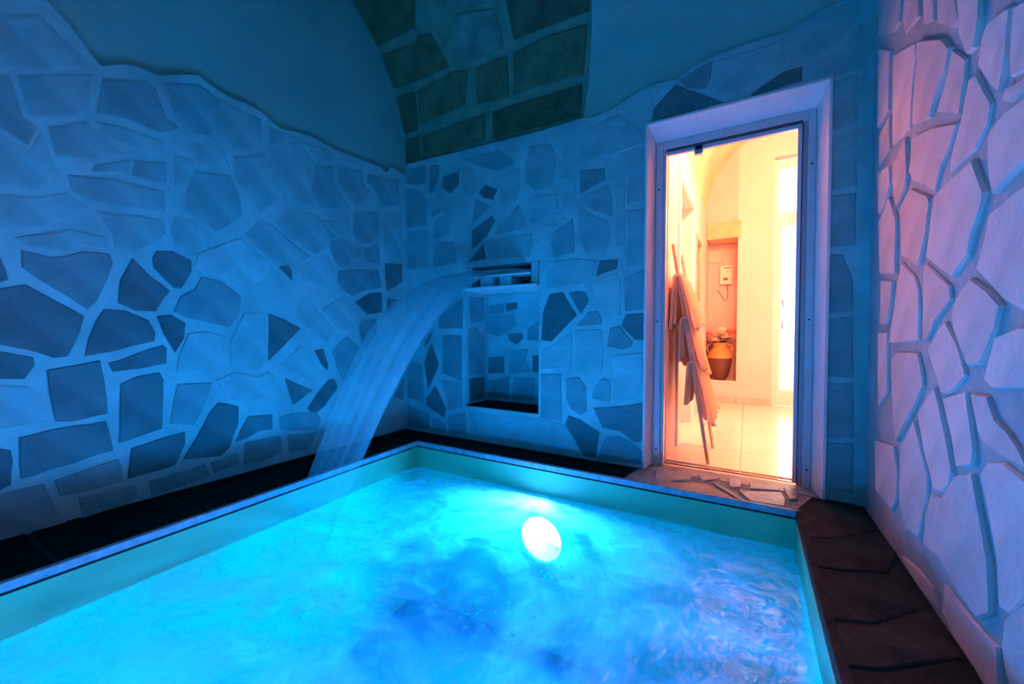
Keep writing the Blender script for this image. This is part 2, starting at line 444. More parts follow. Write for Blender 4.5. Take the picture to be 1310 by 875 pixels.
D_, M_, L_ = ST_D, ST_M, ST_L
LEFT = [
 (M_, [(27,320),(64,329),(82,328),(108,321),(141,325),(144,337),(135,362),(124,384),(113,397),(88,381),(51,358),(28,342)]),
 (D_, [(-22,368),(0,368),(33,364),(60,379),(107,404),(102,428),(86,456),(69,458),(37,448),(0,441),(-22,438)]),
 (D_, [(-20,325),(0,329),(8,346),(11,358),(0,361),(-20,362)]),
 (D_, [(133,395),(161,397),(190,410),(198,426),(197,436),(170,443),(128,453),(108,455),(113,433),(122,410)]),
 (D_, [(170,330),(192,353),(218,372),(199,398),(173,398),(150,388),(154,359)]),
 (D_, [(200,320),(220,321),(244,333),(246,347),(233,368),(222,368),(196,342),(195,329)]),
 (D_, [(200,404),(218,402),(237,413),(235,432),(224,451),(209,428)]),
 (D_, [(343.7,401),(362,407.6),(384,420.5),(343.7,461.6)]),
 (M_, [(258,355),(282,359),(307,379),(305,402),(293,418),(262,412),(241,407),(222,399),(230,380),(249,370)]),
 (L_, [(253,325),(297,308),(308,305),(338,331),(349,344),(338,356),(312,372),(283,355),(260,350),(249,342)]),
 (L_, [(240,427),(262,423),(288,431),(286,445),(280,465),(271,479),(226,475),(228,456)]),
 (D_, [(-22,446),(0,449),(24,453),(43,457),(44,467),(31,485),(0,485),(-22,485)]),
 (L_, [(-22,493),(0,493),(37,495),(52,505),(60,528),(63,538),(46,541),(0,549),(-22,552)]),
 (D_, [(60,473),(91,468),(128,461),(132,482),(137,508),(137,529),(95,539),(71,540),(67,526),(63,502)]),
 (D_, [(138,465),(208,441),(213,446),(213,465),(180,472),(144,476)]),
 (D_, [(155,491),(175,482),(204,476.5),(209,486),(208,528),(207,548),(180,557),(166,563),(152,566),(153,530),(154,505)]),
 (D_, [(24,560),(77,547),(135,539),(141,557),(145,576),(96,592),(26,613)]),
 (D_, [(-22,573),(0,573),(14,576),(16,589),(14,621),(0,626),(-22,632)]),
 (M_, [(226,491),(253,490),(271,489),(264,511),(255,531),(248,544),(218,542),(222,517)]),
 (D_, [(279,515),(290,516),(305,520),(304,542),(293,573),(282,583),(235,588),(251,561),(268,528)]),
 (D_, [(317,533),(348,530),(349,548),(332,551.5),(315,561),(301,566),(308,548)]),
 (D_, [(168,573),(237,552),(237,567),(224,595),(162,613)]),
 (M_, [(69,615),(151,587),(155,595),(157,615),(96,631),(77,634)]),
 (M_, [(-22,638),(0,632),(55,618),(75,655),(88,672),(0,697),(-22,704)]),
 (M_, [(100,637),(172,620),(178,638),(150,648),(105,663)]),
 (M_, [(190,616),(262,594),(268,608),(230,622),(195,634)]),
 (M_, [(313,566),(359,557),(360,577),(340,588),(312,594)]),
 (D_, [(364,483),(399,500),(375,518)]),
 (D_, [(409,499),(420,486),(428,484.5),(432,495),(415,520),(401,530),(393,523)]),
 (M_, [(356,534),(375,528),(404,526),(410,537),(404,549),(359,551)]),
 (M_, [(368,556),(405,553),(398,572),(370,580)]),
 (M_, [(270,592),(303,580),(306,594),(274,605)]),
 (L_, [(294,437),(312,400),(340,400),(340,462),(330,473),(296,468)]),
 (L_, [(277,487),(300,476),(330,482),(343,474),(352,482),(350,505),(312,516),(290,508)]),
 (L_, [(357,468),(385,442),(399,461),(403,488),(367,476)]),
 (M_, [(409,281),(447,281),(447,297),(435,302)]),
 (D_, [(453,270),(484,271),(484,302),(475,310),(459,313),(451,299)]),
 (M_, [(420,310),(437,306),(457,318),(464,327),(439,343),(430,339),(422,321)]),
 (M_, [(351,286),(371,266),(404,274),(419,292),(429,304),(419,316),(402,325),(384,313),(367,302)]),
 (D_, [(356,341),(367,338),(374,346),(373,359)]),
 (L_, [(379,348),(402,329),(420,326),(427,341),(429,355),(415,364),(387,364),(380,356)]),
 (D_, [(492,337),(514,338),(514,360),(494,373)]),
 (D_, [(473,375),(488,375),(489,400),(469,402),(454,387)]),
 (D_, [(495,382),(510,384),(495,404)]),
 (M_, [(435,436),(444,431),(457,443),(463,457),(450,480),(440,490),(431,472),(425,450)]),
 (D_, [(402,448),(413,446),(420,466),(419,475),(411,466)]),
 (L_, [(411,397),(439,379),(449,389),(457,408),(444,423),(432,421)]),
 (M_, [(462,410),(482,407),(482,426),(468,449),(462,435),(458,420)]),
 (M_, [(432,346),(485,346),(488,368),(462,372),(451,380),(437,370),(430,360)]),
 (L_, [(387,379),(406,396),(428,422),(419,440),(388,416),(377,402)]),
 (D_, [(251,219),(294,224),(305,245),(310,277),(277,296),(236,271),(236,249)]),
 (M_, [(223,197),(250,204),(247,214),(236,233),(223,238)]),
 (D_, [(172,205),(212,207),(213,237),(184,230),(169,226)]),
 (M_, [(299,200),(336,198),(358,223),(370,244),(333,272),(313,248),(299,228)]),
 (M_, [(341,194),(384,180),(396,215),(402,266),(373,259),(363,237)]),
 (D_, [(403,212),(425,212),(430,242),(447,263),(447,267),(409,267),(398,250)]),
 (M_, [(431,213),(464,219),(463,233),(473,245),(463,260),(451,260),(434,236)]),
 (M_, [(470,222),(494,228),(509,229),(511,262),(487,265),(480,246),(469,233)]),
 (L_, [(488,275),(513,270),(514,330),(500,329),(491,325)]),
 (M_, [(466,319),(484,311),(486,338),(471,336),(466,328)]),
 (M_, [(333,280),(351,290),(380,315),(397,328),(376,344),(353,339),(312,301)]),
 (M_, [(224,278),(235,277),(274,300),(253,320),(226,316),(217,295)]),
 (M_, [(121,156),(157,162),(199,178),(211,182),(209,200),(177,193),(163,189),(132,172)]),
 (M_, [(62,162),(111,156),(128,178),(158,197),(120,204),(72,200)]),
 (M_, [(121,211),(166,204),(164,223),(148,220),(117,220)]),
 (L_, [(87,224),(148,229),(197,242),(211,245),(210,273),(180,268),(121,260),(92,245)]),
 (M_, [(-20,198),(0,172),(38,194),(54,167),(66,206),(78,222),(50,243),(0,238)]),
 (M_, [(-20,246),(50,252),(85,247),(112,265),(90,283),(20,293),(-20,289)]),
 (L_, [(17,304),(92,292),(136,304),(138,319),(108,315),(82,321),(40,316)]),
 (M_, [(124,270),(180,276),(208,282),(213,298),(200,310),(171,323),(148,319),(144,298)]),
 (D_, [(132,101),(185,103),(199,112),(213,150),(232,164),(206,170),(161,151),(122,146)]),
 (D_, [(207,106),(254,108),(283,131),(269,173),(236,168),(224,150)]),
 (M_, [(261,112),(300,138),(333,152),(333,190),(298,193),(287,178),(277,170)]),
 (M_, [(344,163),(374,174),(383,177),(342,187)]),
 (M_, [(22,97),(118,94),(113,146),(62,153),(38,149)]),
 (D_, [(-20,92),(13,97),(29,150),(48,163),(36,186),(0,163),(-20,158)]),
 (M_, [(50,18),(106,77),(114,88),(22,90),(-20,86),(-20,22)]),
 (M_, [(242,182),(284,187),(293,213),(254,211)]),
 (M_, [(388,183),(428,193),(440,198),(466,212),(430,206),(403,207)]),
 (M_, [(505,508),(516,482),(516,511)]),
]
for m, poly in LEFT:
    if sum(p[1] for p in poly) / len(poly) < 318: m = ST_F if m is not D_ else ST_G
    faint = m in (ST_F, ST_G)
    stone([on_x(p, XL) for p in refine(poly)], const((1, 0, 0)), m, wall_left, 0.0035 if faint else 0.005, 0.014 if faint else 0.005)
for j, y in enumerate((-0.62, -0.22, 0.05)):          # cladding goes on beyond the picture's edge
    for k in range(6):
        z0 = 0.05 + k * 0.345
        yy = [y + random.uniform(-.03, .03) for _ in range(4)]
        ww = 0.34 if j < 2 else 0.19
        q = [(yy[0], z0 + random.uniform(0, .05)), (yy[1] + ww, z0 + random.uniform(0, .05)), (yy[2] + ww, z0 + .29 + random.uniform(-.03, .03)), (yy[3], z0 + .29 + random.uniform(-.03, .03))]
        stone([Vector((XL, a, b)) for a, b in q], const((1, 0, 0)), random.choice((D_, M_, L_)), wall_left, 0.006, 0.005)

# --- back wall: plaster core with door and niche openings
def cells(xs, zs, holes, y0, y1):
    mb = MB()
    for a, b in zip(xs, xs[1:]):
        for c, d in zip(zs, zs[1:]):
            cx, cz = (a + b) / 2, (c + d) / 2
            if any(h[0] < cx < h[1] and h[2] < cz < h[3] for h in holes): continue
            mb.box((a, y0, c), (b, y1, d))
    return mb
WB1 = 2.73
holes = [(DX0, DX1, -1, DZ), (NX0, NX1, NZ0, NZ1)]
wall_back = cells([PL - 0.2, NX0, NX1, DX0, DX1, XR + 0.3], [-0.02, NZ0, NZ1, DZ, 2.17], holes, PB, WB1).build('wall_back', PLASTER)
tag(wall_back, 'blue-lit stone-clad wall with the doorway and the waterfall niche', 'wall', kind='structure')
top_px = [(512, 213), (536, 206), (580, 196), (630, 183), (690, 168), (745, 151), (760, 150), (790, 135), (825, 112), (858, 102), (866, 102), (885, 86), (914, 72), (950, 58), (985, 47), (1008, 42), (1018, 32), (1060, 8), (1075, 1), (1117, -3)]
topp = sorted((on_y(p, YB).x, on_y(p, YB).z) for p in top_px)
topp = [(XL - 0.02, topp[0][1])] + topp + [(XR + 0.02, topp[-1][1])]
xs = sorted(set([a for a, _ in topp] + [NX0, NX1, DX0, DX1]))
mb = MB()
for a, b in zip(xs, xs[1:]):
    za, zb = lerp_profile(topp, a), lerp_profile(topp, b)
    c = (a + b) / 2
    spans = [(0, None)]
    if NX0 < c < NX1: spans = [(0, NZ0), (NZ1, None)]
    if DX0 < c < DX1: spans = [(DZ, None)]
    for s0, s1 in spans:
        ta, tb = (za, zb) if s1 is None else (s1, s1)
        mb.prism([(a, YB, s0), (b, YB, s0), (b, YB, tb), (a, YB, ta)], [(a, PB + 0.01, s0), (b, PB + 0.01, s0), (b, PB + 0.01, tb), (a, PB + 0.01, ta)])
mb.build('mortar_bed', MORTAR, wall_back)
BACK = [
 (D_, [(520,242),(532,242),(545,253),(545,289),(520,292),(520,258)]),
 (D_, [(521,296),(547,295),(549,342),(521,345)]),
 (M_, [(549,212),(562,211),(561,227),(555,246),(549,248)]),
 (D_, [(566,226),(587,219),(587,235),(577,248),(565,238)]),
 (D_, [(621,237),(636,242),(631,255),(620,254),(613,247)]),
 (D_, [(608,255),(629,264),(604,287),(606,270)]),
 (D_, [(629,276),(634,282),(623,302),(604,319),(604,295)]),
 (M_, [(551,260),(559,249),(570,251),(579,255),(576,275),(565,271),(553,279)]),
 (D_, [(555,283),(567,276),(576,281),(576,299),(566,304),(554,307)]),
 (M_, [(555,314),(565,309),(581,310),(584,336),(555,342)]),
 (D_, [(632,299),(664,261),(672,282),(672,291),(656,296),(632,302)]),
 (M_, [(621,310),(656,302),(680,299),(682,315),(678,329),(626,331)]),
 (D_, [(599,335),(619,311),(622,332)]),
 (D_, [(677,187),(705,184),(712,205),(708,226),(704,241),(684,243),(672,233),(671,210)]),
 (M_, [(583,216),(604,215),(610,240),(603,251),(593,249),(591,232)]),
 (M_, [(641,226),(663,214),(665,240),(659,257),(641,260),(638,245)]),
 (L_, [(685,250),(712,248),(715,268),(685,288),(677,286),(676,263)]),
 (M_, [(718,226),(734,224),(738,252),(733,266),(721,267),(719,243)]),
 (M_, [(742,218),(774,215),(774,230),(751,244),(743,248)]),
 (D_, [(749,249),(778,236),(783,252),(783,278),(761,270),(745,259)]),
 (D_, [(740,264),(752,271),(778,283),(781,308),(774,322),(750,324),(741,304)]),
 (L_, [(700,290),(723,278),(727,283),(708,295)]),
 (M_, [(708,299),(733,280),(735,323),(708,331),(705,313)]),
 (D_, [(767,333),(791,332),(789,344),(762,353)]),
 (L_, [(701,335),(738,331),(763,334),(758,354),(744,365),(699,370)]),
 (L_, [(693,319),(703,313),(700,330),(695,347),(692,347)]),
 (D_, [(703,376),(720,374),(738,403),(721,421),(706,437),(692,435),(695,400)]),
 (D_, [(728,375),(739,373),(749,374),(754,385),(743,402)]),
 (M_, [(754,399),(765,398),(770,409),(769,416),(738,417)]),
 (L_, [(758,362),(789,349),(793,361),(794,405),(777,410),(772,401),(758,394),(760,378)]),
 (M_, [(799,357),(824,344),(824,397),(799,398)]),
 (D_, [(801,402),(824,401),(824,436),(812,435),(795,417)]),
 (M_, [(780,420),(792,417),(810,438),(807,444),(797,448),(777,443)]),
 (L_, [(736,422),(769,421),(773,441),(769,479),(757,480),(736,477)]),
 (L_, [(692,449),(710,441),(727,428),(732,425),(731,472),(692,472)]),
 (M_, [(692,478),(718,479),(719,540),(692,534)]),
 (M_, [(725,484),(740,482),(750,495),(751,526),(744,531),(731,524),(724,511)]),
 (M_, [(759,498),(771,483),(781,487),(781,508),(779,515),(758,510)]),
 (D_, [(759,522),(790,520),(824,515),(824,563),(812,566),(793,552),(771,548)]),
 (D_, [(727,531),(742,537),(767,553),(762,586),(748,584),(723,542)]),
 (M_, [(775,559),(792,557),(808,566),(824,580),(824,594),(764,588)]),
 (L_, [(600,526),(623,529),(690,536),(719,543),(735,558),(743,580),(672,564),(602,555)]),
 (L_, [(790,454),(822,451),(824,511),(793,515),(786,495),(781,456)]),
 (M_, [(561,406),(592,380),(592,420),(561,420)]),
 (M_, [(566,429),(591,429),(591,488),(580,483),(566,477)]),
 (D_, [(552,439),(562,466),(548,499),(543,464)]),
 (D_, [(557,493),(571,524),(568,534),(546,519),(545,510)]),
 (D_, [(544,437),(554,422),(551,433),(544,444)]),
 (M_, [(522,473),(529,464),(540,466),(542,488),(542,515),(522,509)]),
 (M_, [(564,486),(591,491),(592,521),(573,525),(572,510)]),
 (M_, [(522,517),(550,531),(549,549),(521,546)]),
 (M_, [(553,533),(571,543),(572,553),(553,550)]),
 (M_, [(575,532),(595,527),(597,556),(575,553)]),
 (D_, [(836,139),(865,109),(925,131),(870,147),(833,155)]),
 (M_, [(868,102),(912,78),(909,99),(901,114),(877,112)]),
 (M_, [(917,78),(1003,51),(1004,77),(991,89),(959,115),(921,124),(908,114)]),
 (D_, [(960,121),(1001,93),(1026,85),(1026,103),(962,123)]),
 (M_, [(1019,38),(1065,9),(1098,2),(1101,18),(1070,60),(1036,74),(1025,69)]),
 (M_, [(1041,81),(1073,67),(1104,28),(1106,90),(1064,98),(1041,96)]),
 (M_, [(1066,106),(1098,94),(1096,160),(1065,165)]),
 (M_, [(1065,174),(1096,166),(1096,240),(1064,244)]),
 (D_, [(1063,250),(1095,246),(1095,314),(1062,317)]),
 (M_, [(1062,325),(1078,326),(1091,360),(1091,398),(1061,401)]),
 (M_, [(1060,408),(1090,405),(1091,484),(1059,481)]),
 (M_, [(1059,490),(1091,490),(1091,560),(1058,560)]),
 (M_, [(1058,566),(1091,567),(1091,630),(1056,624)]),
 (M_, [(805,196),(823,191),(823,259),(802,263)]),
 (M_, [(788,236),(799,218),(799,328),(788,318)]),
 (D_, [(802,270),(823,267),(823,337),(802,343)]),
 (M_, [(521,217),(545,212),(545,235),(532,237),(521,235)]),
 (M_, [(592,203),(638,193),(660,207),(637,220),(607,211)]),
 (M_, [(716,183),(745,168),(790,146),(823,168),(823,184),(785,199),(745,208),(722,210)]),
]
for m, poly in BACK:
    if sum(p[1] for p in poly) / len(poly) < 326 and len(poly) != 5: m = ST_F if m is not D_ else ST_G
    faint = m in (ST_F, ST_G)
    stone([on_y(p, YB) for p in refine(poly, 14, 0.5)], const((0, -1, 0)), m, wall_back, 0.0035 if faint else 0.005, 0.012 if faint else 0.005)

# niche lining: back, sides, sill with its own flat stones
ND = 2.80
mb = MB()
mb.box((NX0 - 0.02, ND, NZ0 - 0.02), (NX1 + 0.02, ND + 0.05, NZ1 + 0.02))
mb.box((NX0 - 0.02, YB - 0.001, NZ0 - 0.02), (NX0 + .004, ND, NZ1 + .01)).box((NX1 - .004, YB - 0.001, NZ0 - 0.02), (NX1 + 0.02, ND, NZ1 + .01))
mb.box((NX0 + .004, YB - 0.001, NZ1 - .004), (NX1 - .004, ND, NZ1 + 0.02)).box((NX0 + .004, YB - 0.001, NZ0 - 0.02), (NX1 - .004, ND, NZ0 + .004))
mb.build('niche_lining', MORTAR, wall_back)
bevel(MB().box((NX0 + .006, YB + .02, NZ0 + .004), (NX1 - .006, ND, NZ0 + .012)).build('niche_sill', DECK, wall_back), .002)
NICHE = [
 (M_, [(625,391),(645,389),(645,401),(625,402)]), (D_, [(647,388),(662,387),(662,395),(648,398)]),
 (M_, [(624,404),(656,403),(661,416),(650,424),(638,431),(625,426)]),
 (D_, [(650,427),(668,426),(670,433),(661,441),(651,434)]), (M_, [(675,420),(689,410),(689,436),(675,435)]),
 (D_, [(625,457),(645,456),(645,477),(625,478)]), (M_, [(652,449),(676,446),(673,458),(678,476),(651,478)]),
 (D_, [(682,455),(689,454),(689,476),(681,476)]), (M_, [(625,488),(652,481),(650,510),(625,508)]),
 (M_, [(657,482),(684,484),(682,513),(655,511)]),
]
for m, poly in NICHE:
    stone([on_y(p, ND) for p in refine(poly, 10, 0.4)], const((0, -1, 0)), m, wall_back, 0.006, 0.004)
for m, poly in [(M_, [(599,380),(619,380),(619,410),(601,414)]), (M_, [(599,420),(607,418),(619,430),(619,478),(599,480)]), (D_, [(600,484),(619,483),(619,508),(600,514)])]:
    stone([on_x(p, NX0 + .004) for p in refine(poly, 10, 0.4)], const((1, 0, 0)), m, wall_back, 0.006, 0.004)

# --- right wall
wall_right = MB().box((XR + 0.012, YF - 0.1, -0.02), (XR + 0.3, PB, 3.75)).build('wall_right', MORTAR_R)
tag(wall_right, 'lavender-lit wall of pale crazy-paving stones with recessed joints beside the doorway', 'wall', kind='structure')
RIGHT = [
 [(1180,51),(1212,47),(1221,59),(1216,88),(1201,126),(1195,150),(1172,160),(1173,140)],
 [(1223,62),(1241,74),(1240,103),(1233,145),(1204,143),(1218,88)],
 [(1147,69),(1175,53),(1176,60),(1170,118),(1167,163),(1145,187),(1145,110)],
 [(1172,175),(1198,162),(1228,157),(1221,184),(1208,213),(1200.5,246),(1190,239),(1171,230),(1167,219)],
 [(1245,99),(1254,92),(1274,132),(1269,158),(1253,190),(1219,221),(1222,198),(1236,146)],
 [(1251,203),(1267,244),(1263,264),(1250,302),(1245,326),(1223,355),(1189,329),(1196,280),(1201,250),(1223,228)],
 [(1169,241),(1192,250),(1195,257),(1190,300),(1181,336),(1176,339),(1156,327),(1154,290),(1153,266)],
 [(1146,211),(1163,174),(1165,224),(1162,239),(1150,267),(1146,231)],
 [(1127,174),(1140,148),(1141,190),(1127,212)],
 [(1127,220),(1142,210),(1143,235),(1134,267),(1127,274)],
 [(1142,251),(1148,272),(1151,281),(1149,350),(1130,351),(1128,285),(1135,269)],
 [(1131,358),(1146,359),(1144,382),(1140,414),(1130,415)],
 [(1157,335),(1174,354),(1179,368),(1180,436),(1142,439),(1147,397),(1151,368)],
 [(1184,345),(1188,336),(1220,365),(1221,382),(1201,411),(1189,436),(1184,438)],
 [(1248,355),(1271,372),(1288,391),(1282,419),(1272,444),(1262,466),(1245,470),(1226,420),(1224,404),(1226,390),(1236,371)],
 [(1214,411),(1230,440),(1241,480),(1227,498),(1214,505),(1208,503),(1190,447),(1205,421)],
 [(1152,450),(1179,451),(1183,473),(1186,493),(1174,521),(1152,565),(1148,537),(1144,460)],
 [(1200,495),(1206,515),(1220,579),(1224,606),(1219,624),(1211,630),(1199,627),(1185,575),(1177,528)],
 [(1210,509),(1241,501),(1248,544),(1253,579),(1250,596),(1229,599),(1222,560)],
 [(1248,503),(1269,507),(1280,537),(1298,556),(1310,575),(1322,602),(1285,584),(1263,565),(1257,550)],
 [(1280,431),(1310,419),(1328,418),(1328,500),(1310,497),(1276,498),(1265,485)],
 [(1276,163),(1293,141),(1328,116),(1328,198),(1310,215),(1278,248),(1272,213),(1272,177)],
 [(1278,268),(1310,242),(1328,230),(1328,402),(1310,393),(1294,384),(1271,360),(1256,344),(1268,298),(1271,275)],
 [(1262,47),(1270,27),(1293,8),(1301,6),(1295,73),(1286,117),(1275,109),(1257,82)],
 [(1294,113),(1328,91),(1328,108),(1297,131),(1291,127)],
 [(1305,6),(1328,-8),(1328,85),(1301,98),(1299,75)],
 [(1161,-15),(1179,-15),(1179,21),(1161,42),(1158,25)],
 [(1184,-15),(1199,-15),(1198,25),(1186,30)],
 [(1204,-15),(1225,-15),(1231,25),(1225,36),(1205,29)],
 [(1231,-15),(1261,-15),(1261,20),(1254,60),(1244,68),(1233,40)],
 [(1127,45),(1146,40),(1154,27),(1156,-15),(1127,-15)],
 [(1127,61),(1143,63),(1142,140),(1127,164)],
 [(1156,571),(1174,537),(1191,610),(1189,640),(1179,688),(1161,678),(1154,640)],
 [(1124,562),(1147,571),(1152,610),(1151,640),(1145,654),(1124,628)],
 [(1195,633),(1210,637),(1227,609),(1250,606),(1261,660),(1273,720),(1275,788),(1258,793),(1231,758),(1206,714),(1186,698),(1188,660)],
 [(1259,606),(1269,592),(1290,592),(1328,622),(1328,758),(1296,788),(1282,778),(1281,725),(1268,650)],
 [(1213,748),(1246,790),(1281,829),(1285,875),(1298,902),(1264,878),(1224,812),(1210,782)],
 [(1291,792),(1328,768),(1328,905),(1302,905),(1287,830)],
 [(1158,712),(1176,727),(1197,753),(1203,778),(1180,755)],
 [(1127,425),(1139,425),(1139,500),(1127,520)],
]
NX_R = const((-1, 0, 0))
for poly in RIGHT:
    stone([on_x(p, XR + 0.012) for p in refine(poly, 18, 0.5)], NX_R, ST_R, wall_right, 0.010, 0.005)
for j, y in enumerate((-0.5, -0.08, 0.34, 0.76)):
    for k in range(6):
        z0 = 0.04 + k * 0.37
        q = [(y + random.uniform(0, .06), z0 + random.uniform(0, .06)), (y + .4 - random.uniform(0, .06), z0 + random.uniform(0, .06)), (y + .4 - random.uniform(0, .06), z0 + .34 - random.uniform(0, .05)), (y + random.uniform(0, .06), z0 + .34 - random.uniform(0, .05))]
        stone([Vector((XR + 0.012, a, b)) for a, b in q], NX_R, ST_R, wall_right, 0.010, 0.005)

# --- wall behind the viewer
tag(MB().box((PL - 0.2, YF - 0.2, -0.02), (XR + 0.3, YF, 3.75)).build('wall_front', PLASTER), 'plain plaster wall closing the pool room opposite the doorway', 'wall', kind='structure')

# --- vault: bare tuff bed, blocks and the thicker plaster coat
def vault_profile(r):
    pr = [(VC + r * math.cos(a), VZ + r * math.sin(a)) for a in [math.radians(d) for d in [-7, -3.5] + list(range(0, 81, 5))]]
    zt = VZ + r * math.sin(math.radians(80)) + 0.05
    pr += [(1.0, zt + .03), (0.5, zt + .04), (0.1, zt + .03)]
    c2 = -0.2
    pr += [(c2 + r * math.cos(a), VZ + r * math.sin(a)) for a in [math.radians(d) for d in range(100, 181, 8)]]
    return pr
def shell(prof_in, prof_out, x0f, x1f):
    mb = MB()
    n = len(prof_in)
    for i in range(n - 1):
        a, b = prof_in[i], prof_in[i + 1]
        c, d = prof_out[i], prof_out[i + 1]
        xa0, xb0, xa1, xb1 = x0f(i), x0f(i + 1), x1f(i), x1f(i + 1)
        mb.prism([(xa0, *a), (xa1, *a), (xb1, *b), (xb0, *b)], [(xa0, *c), (xa1, *c), (xb1, *d), (xb0, *d)])
    return mb
pin, pout = vault_profile(VR), vault_profile(VR + 0.2)
ceiling = shell(pin, pout, lambda i: PL - 0.1, lambda i: XR + 0.25).build('ceiling', TUFF_MORTAR)
tag(ceiling, 'barrel vault of bare tuff blocks running into smooth plaster', 'ceiling', kind='structure')
def rad(p):
    v = Vector((0, VC - p.y, VZ - p.z)); return v.normalized()
b0, b1 = on_cyl((746, 153), VC, VZ, VR - 0.024), on_cyl((757, -6), VC, VZ, VR - 0.024)
pp = vault_profile(VR - 0.024)
def xedge(i):
    y, z = pp[i]
    t = (z - b0.z) / (b1.z - b0.z)
    t = max(0, min(1.6, t)) if y > 1.2 else 1.6
    return b0.x + (b1.x - b0.x) * t
mb = shell(pp, pin, xedge, lambda i: XR + 0.2)
mb.build('plaster_coat', PLASTER, ceiling)
TUFFS = [
 (0, [(513,181),(536,174),(537,203),(515,211)]), (0, [(541,174),(620,146),(621,180),(541,203)]), (0, [(631,143),(745,108),(743,149),(631,178)]),
 (0, [(505,125),(530,118),(535,166),(510,175)]), (0, [(534,117),(581,90),(598,89),(595,136),(538,159)]), (0, [(609,87),(648,70),(651,124),(611,134)]),
 (0, [(657,69),(702,46),(751,31),(747,96),(688,110),(657,121)]),
 (0, [(487,70),(530,57),(536,44),(550,42),(571,77),(574,86),(514,112),(503,112)]),
 (1, [(584,19),(632,10),(645,59),(598,81),(588,70)]), (0, [(645,-12),(756,-24),(754,15),(658,51)]),
 (0, [(453,5),(446,-15),(531,-20),(531,35),(482,61),(469,38)]), (1, [(592,-25),(634,-30),(632,3),(586,12)]),
]
for k, poly in TUFFS:
    stone([on_cyl(p, VC, VZ, VR) for p in refine(poly, 30, 0.7)], rad, TUFF_L if k else TUFF, ceiling, 0.014, 0.01, name='tuff_block', back=0.02)

# --- deck, pool edge and basin
PA, PBk, PC, PD = Vector((-2.135, 2.232, 0)), Vector((0.21, 2.252, 0)), Vector((0.195, -0.35, 0)), Vector((-2.03, -0.35, 0))
POOL = [PA, PBk, PC, PD]
XO0, XO1 = PL - 0.05, XR + 0.05
mb = MB()
zt, zb = -0.012, -1.3
OUT = [Vector((XO0, PB, 0)), Vector((XO1, PB, 0)), Vector((XO1, YF, 0)), Vector((XO0, YF, 0))]
for i in range(4):
    j = (i + 1) % 4
    q = [OUT[i], OUT[j], POOL[j], POOL[i]]
    mb.prism([(v.x, v.y, zb) for v in q][::-1], [(v.x, v.y, zt) for v in q][::-1])
mb.box((DX0, PB, -0.3), (DX1, WB1, zt))
floor = mb.build('floor', DECK_BED)
tag(floor, 'dark wet stone deck running around the pool', 'floor', kind='structure')
UPN = const((0, 0, 1))
def slab(px_or_pts, m, px=True, h=0.006):
    pts = [on_z(p, -0.012) for p in refine(px_or_pts, 26, 0.6)] if px else [Vector(p) for p in px_or_pts]
    for p in pts: p.z = -0.012
    return stone(pts, UPN, m, floor, h, 0.006, name='paving_slab', back=0.01)
for poly in [
 [(1024,656),(1050,637),(1103,649),(1124,679),(1060,689),(1031,687)],
 [(1031,692),(1060,694),(1125,684),(1148,711),(1137,734),(1075,730),(1038,724)],
 [(1040,731),(1075,736),(1140,739),(1160,736),(1183,779),(1120,798),(1055,793)],
 [(1057,799),(1120,804),(1186,785),(1213,820),(1232,844),(1130,858),(1069,853)],
 [(1071,859),(1130,864),(1236,850),(1260,880),(1290,925),(1083,925)]]:
    slab(poly, DECK_W)
yy = [1.0, 0.55, 0.1, -0.3]
for a, b in zip(yy, yy[1:]): slab([(0.225, b + .01, 0), (XR - .005, b + .01, 0), (XR - .005, a - .01, 0), (0.225, a - .01, 0)], DECK, False)
THR = [
 (0, [(840,601),(885,609),(881,616),(848,618),(838,616)]), (0, [(806,614),(826,607),(838,618),(850,620),(895,619),(906,621),(939,640),(879,629)]),
 (0, [(891,609),(919,613),(923,615),(899,618)]), (0, [(911,620),(930,627),(942,636),(954,643),(944,641)]), (1, [(932,614),(948,616),(947,627),(934,626)]),
 (0, [(957,619),(998,627),(998,631),(959,628)]), (0, [(945,631),(1000,633),(1006,643),(1004,651),(960,644)]), (0, [(1002,627),(1020,629),(1020,643),(1010,643)]),
]
bed = MB().prism([(-.60, 2.262, -.012), (.2, 2.262, -.012), (.3, 2.53, -.012), (-.56, 2.53, -.012)], [(-.60, 2.262, -.007), (.2, 2.262, -.007), (.3, 2.53, -.007), (-.56, 2.53, -.007)]).build('joint_bed', THRESH_J, floor)
for k, poly in THR: slab(poly, THRESH_P if k else THRESH, h=0.014)
slab([(DX0 + .01, 2.53, 0), (DX1 - .01, 2.53, 0), (DX1 - .03, 2.70, 0), (DX0 + .03, 2.70, 0)], THRESH, False, 0.008)
# back strip and left strip, wet and nearly black
xx = [-2.5, -2.05, -1.72, -1.2, -0.83, -0.6]
for a, b in zip(xx, xx[1:]): slab([(a + .008, 2.262, 0), (b - .008, 2.264, 0), (b - .008 + random.uniform(-.02, .02), YB - .004, 0), (a + .008, YB - .004, 0)], DECK, False)
yy = [2.24, 1.8, 1.25, 0.86, 0.4, 0.0, -0.5]
def xpool(y): return PA.x + (PD.x - PA.x) * (PA.y - y) / (PA.y - PD.y)
for a, b in zip(yy, yy[1:]): slab([(XL + .004, b + .008, 0), (xpool(b) - .03, b + .008, 0), (xpool(a) - .03, a - .008, 0), (XL + .004, a - .008, 0)], DECK, False)

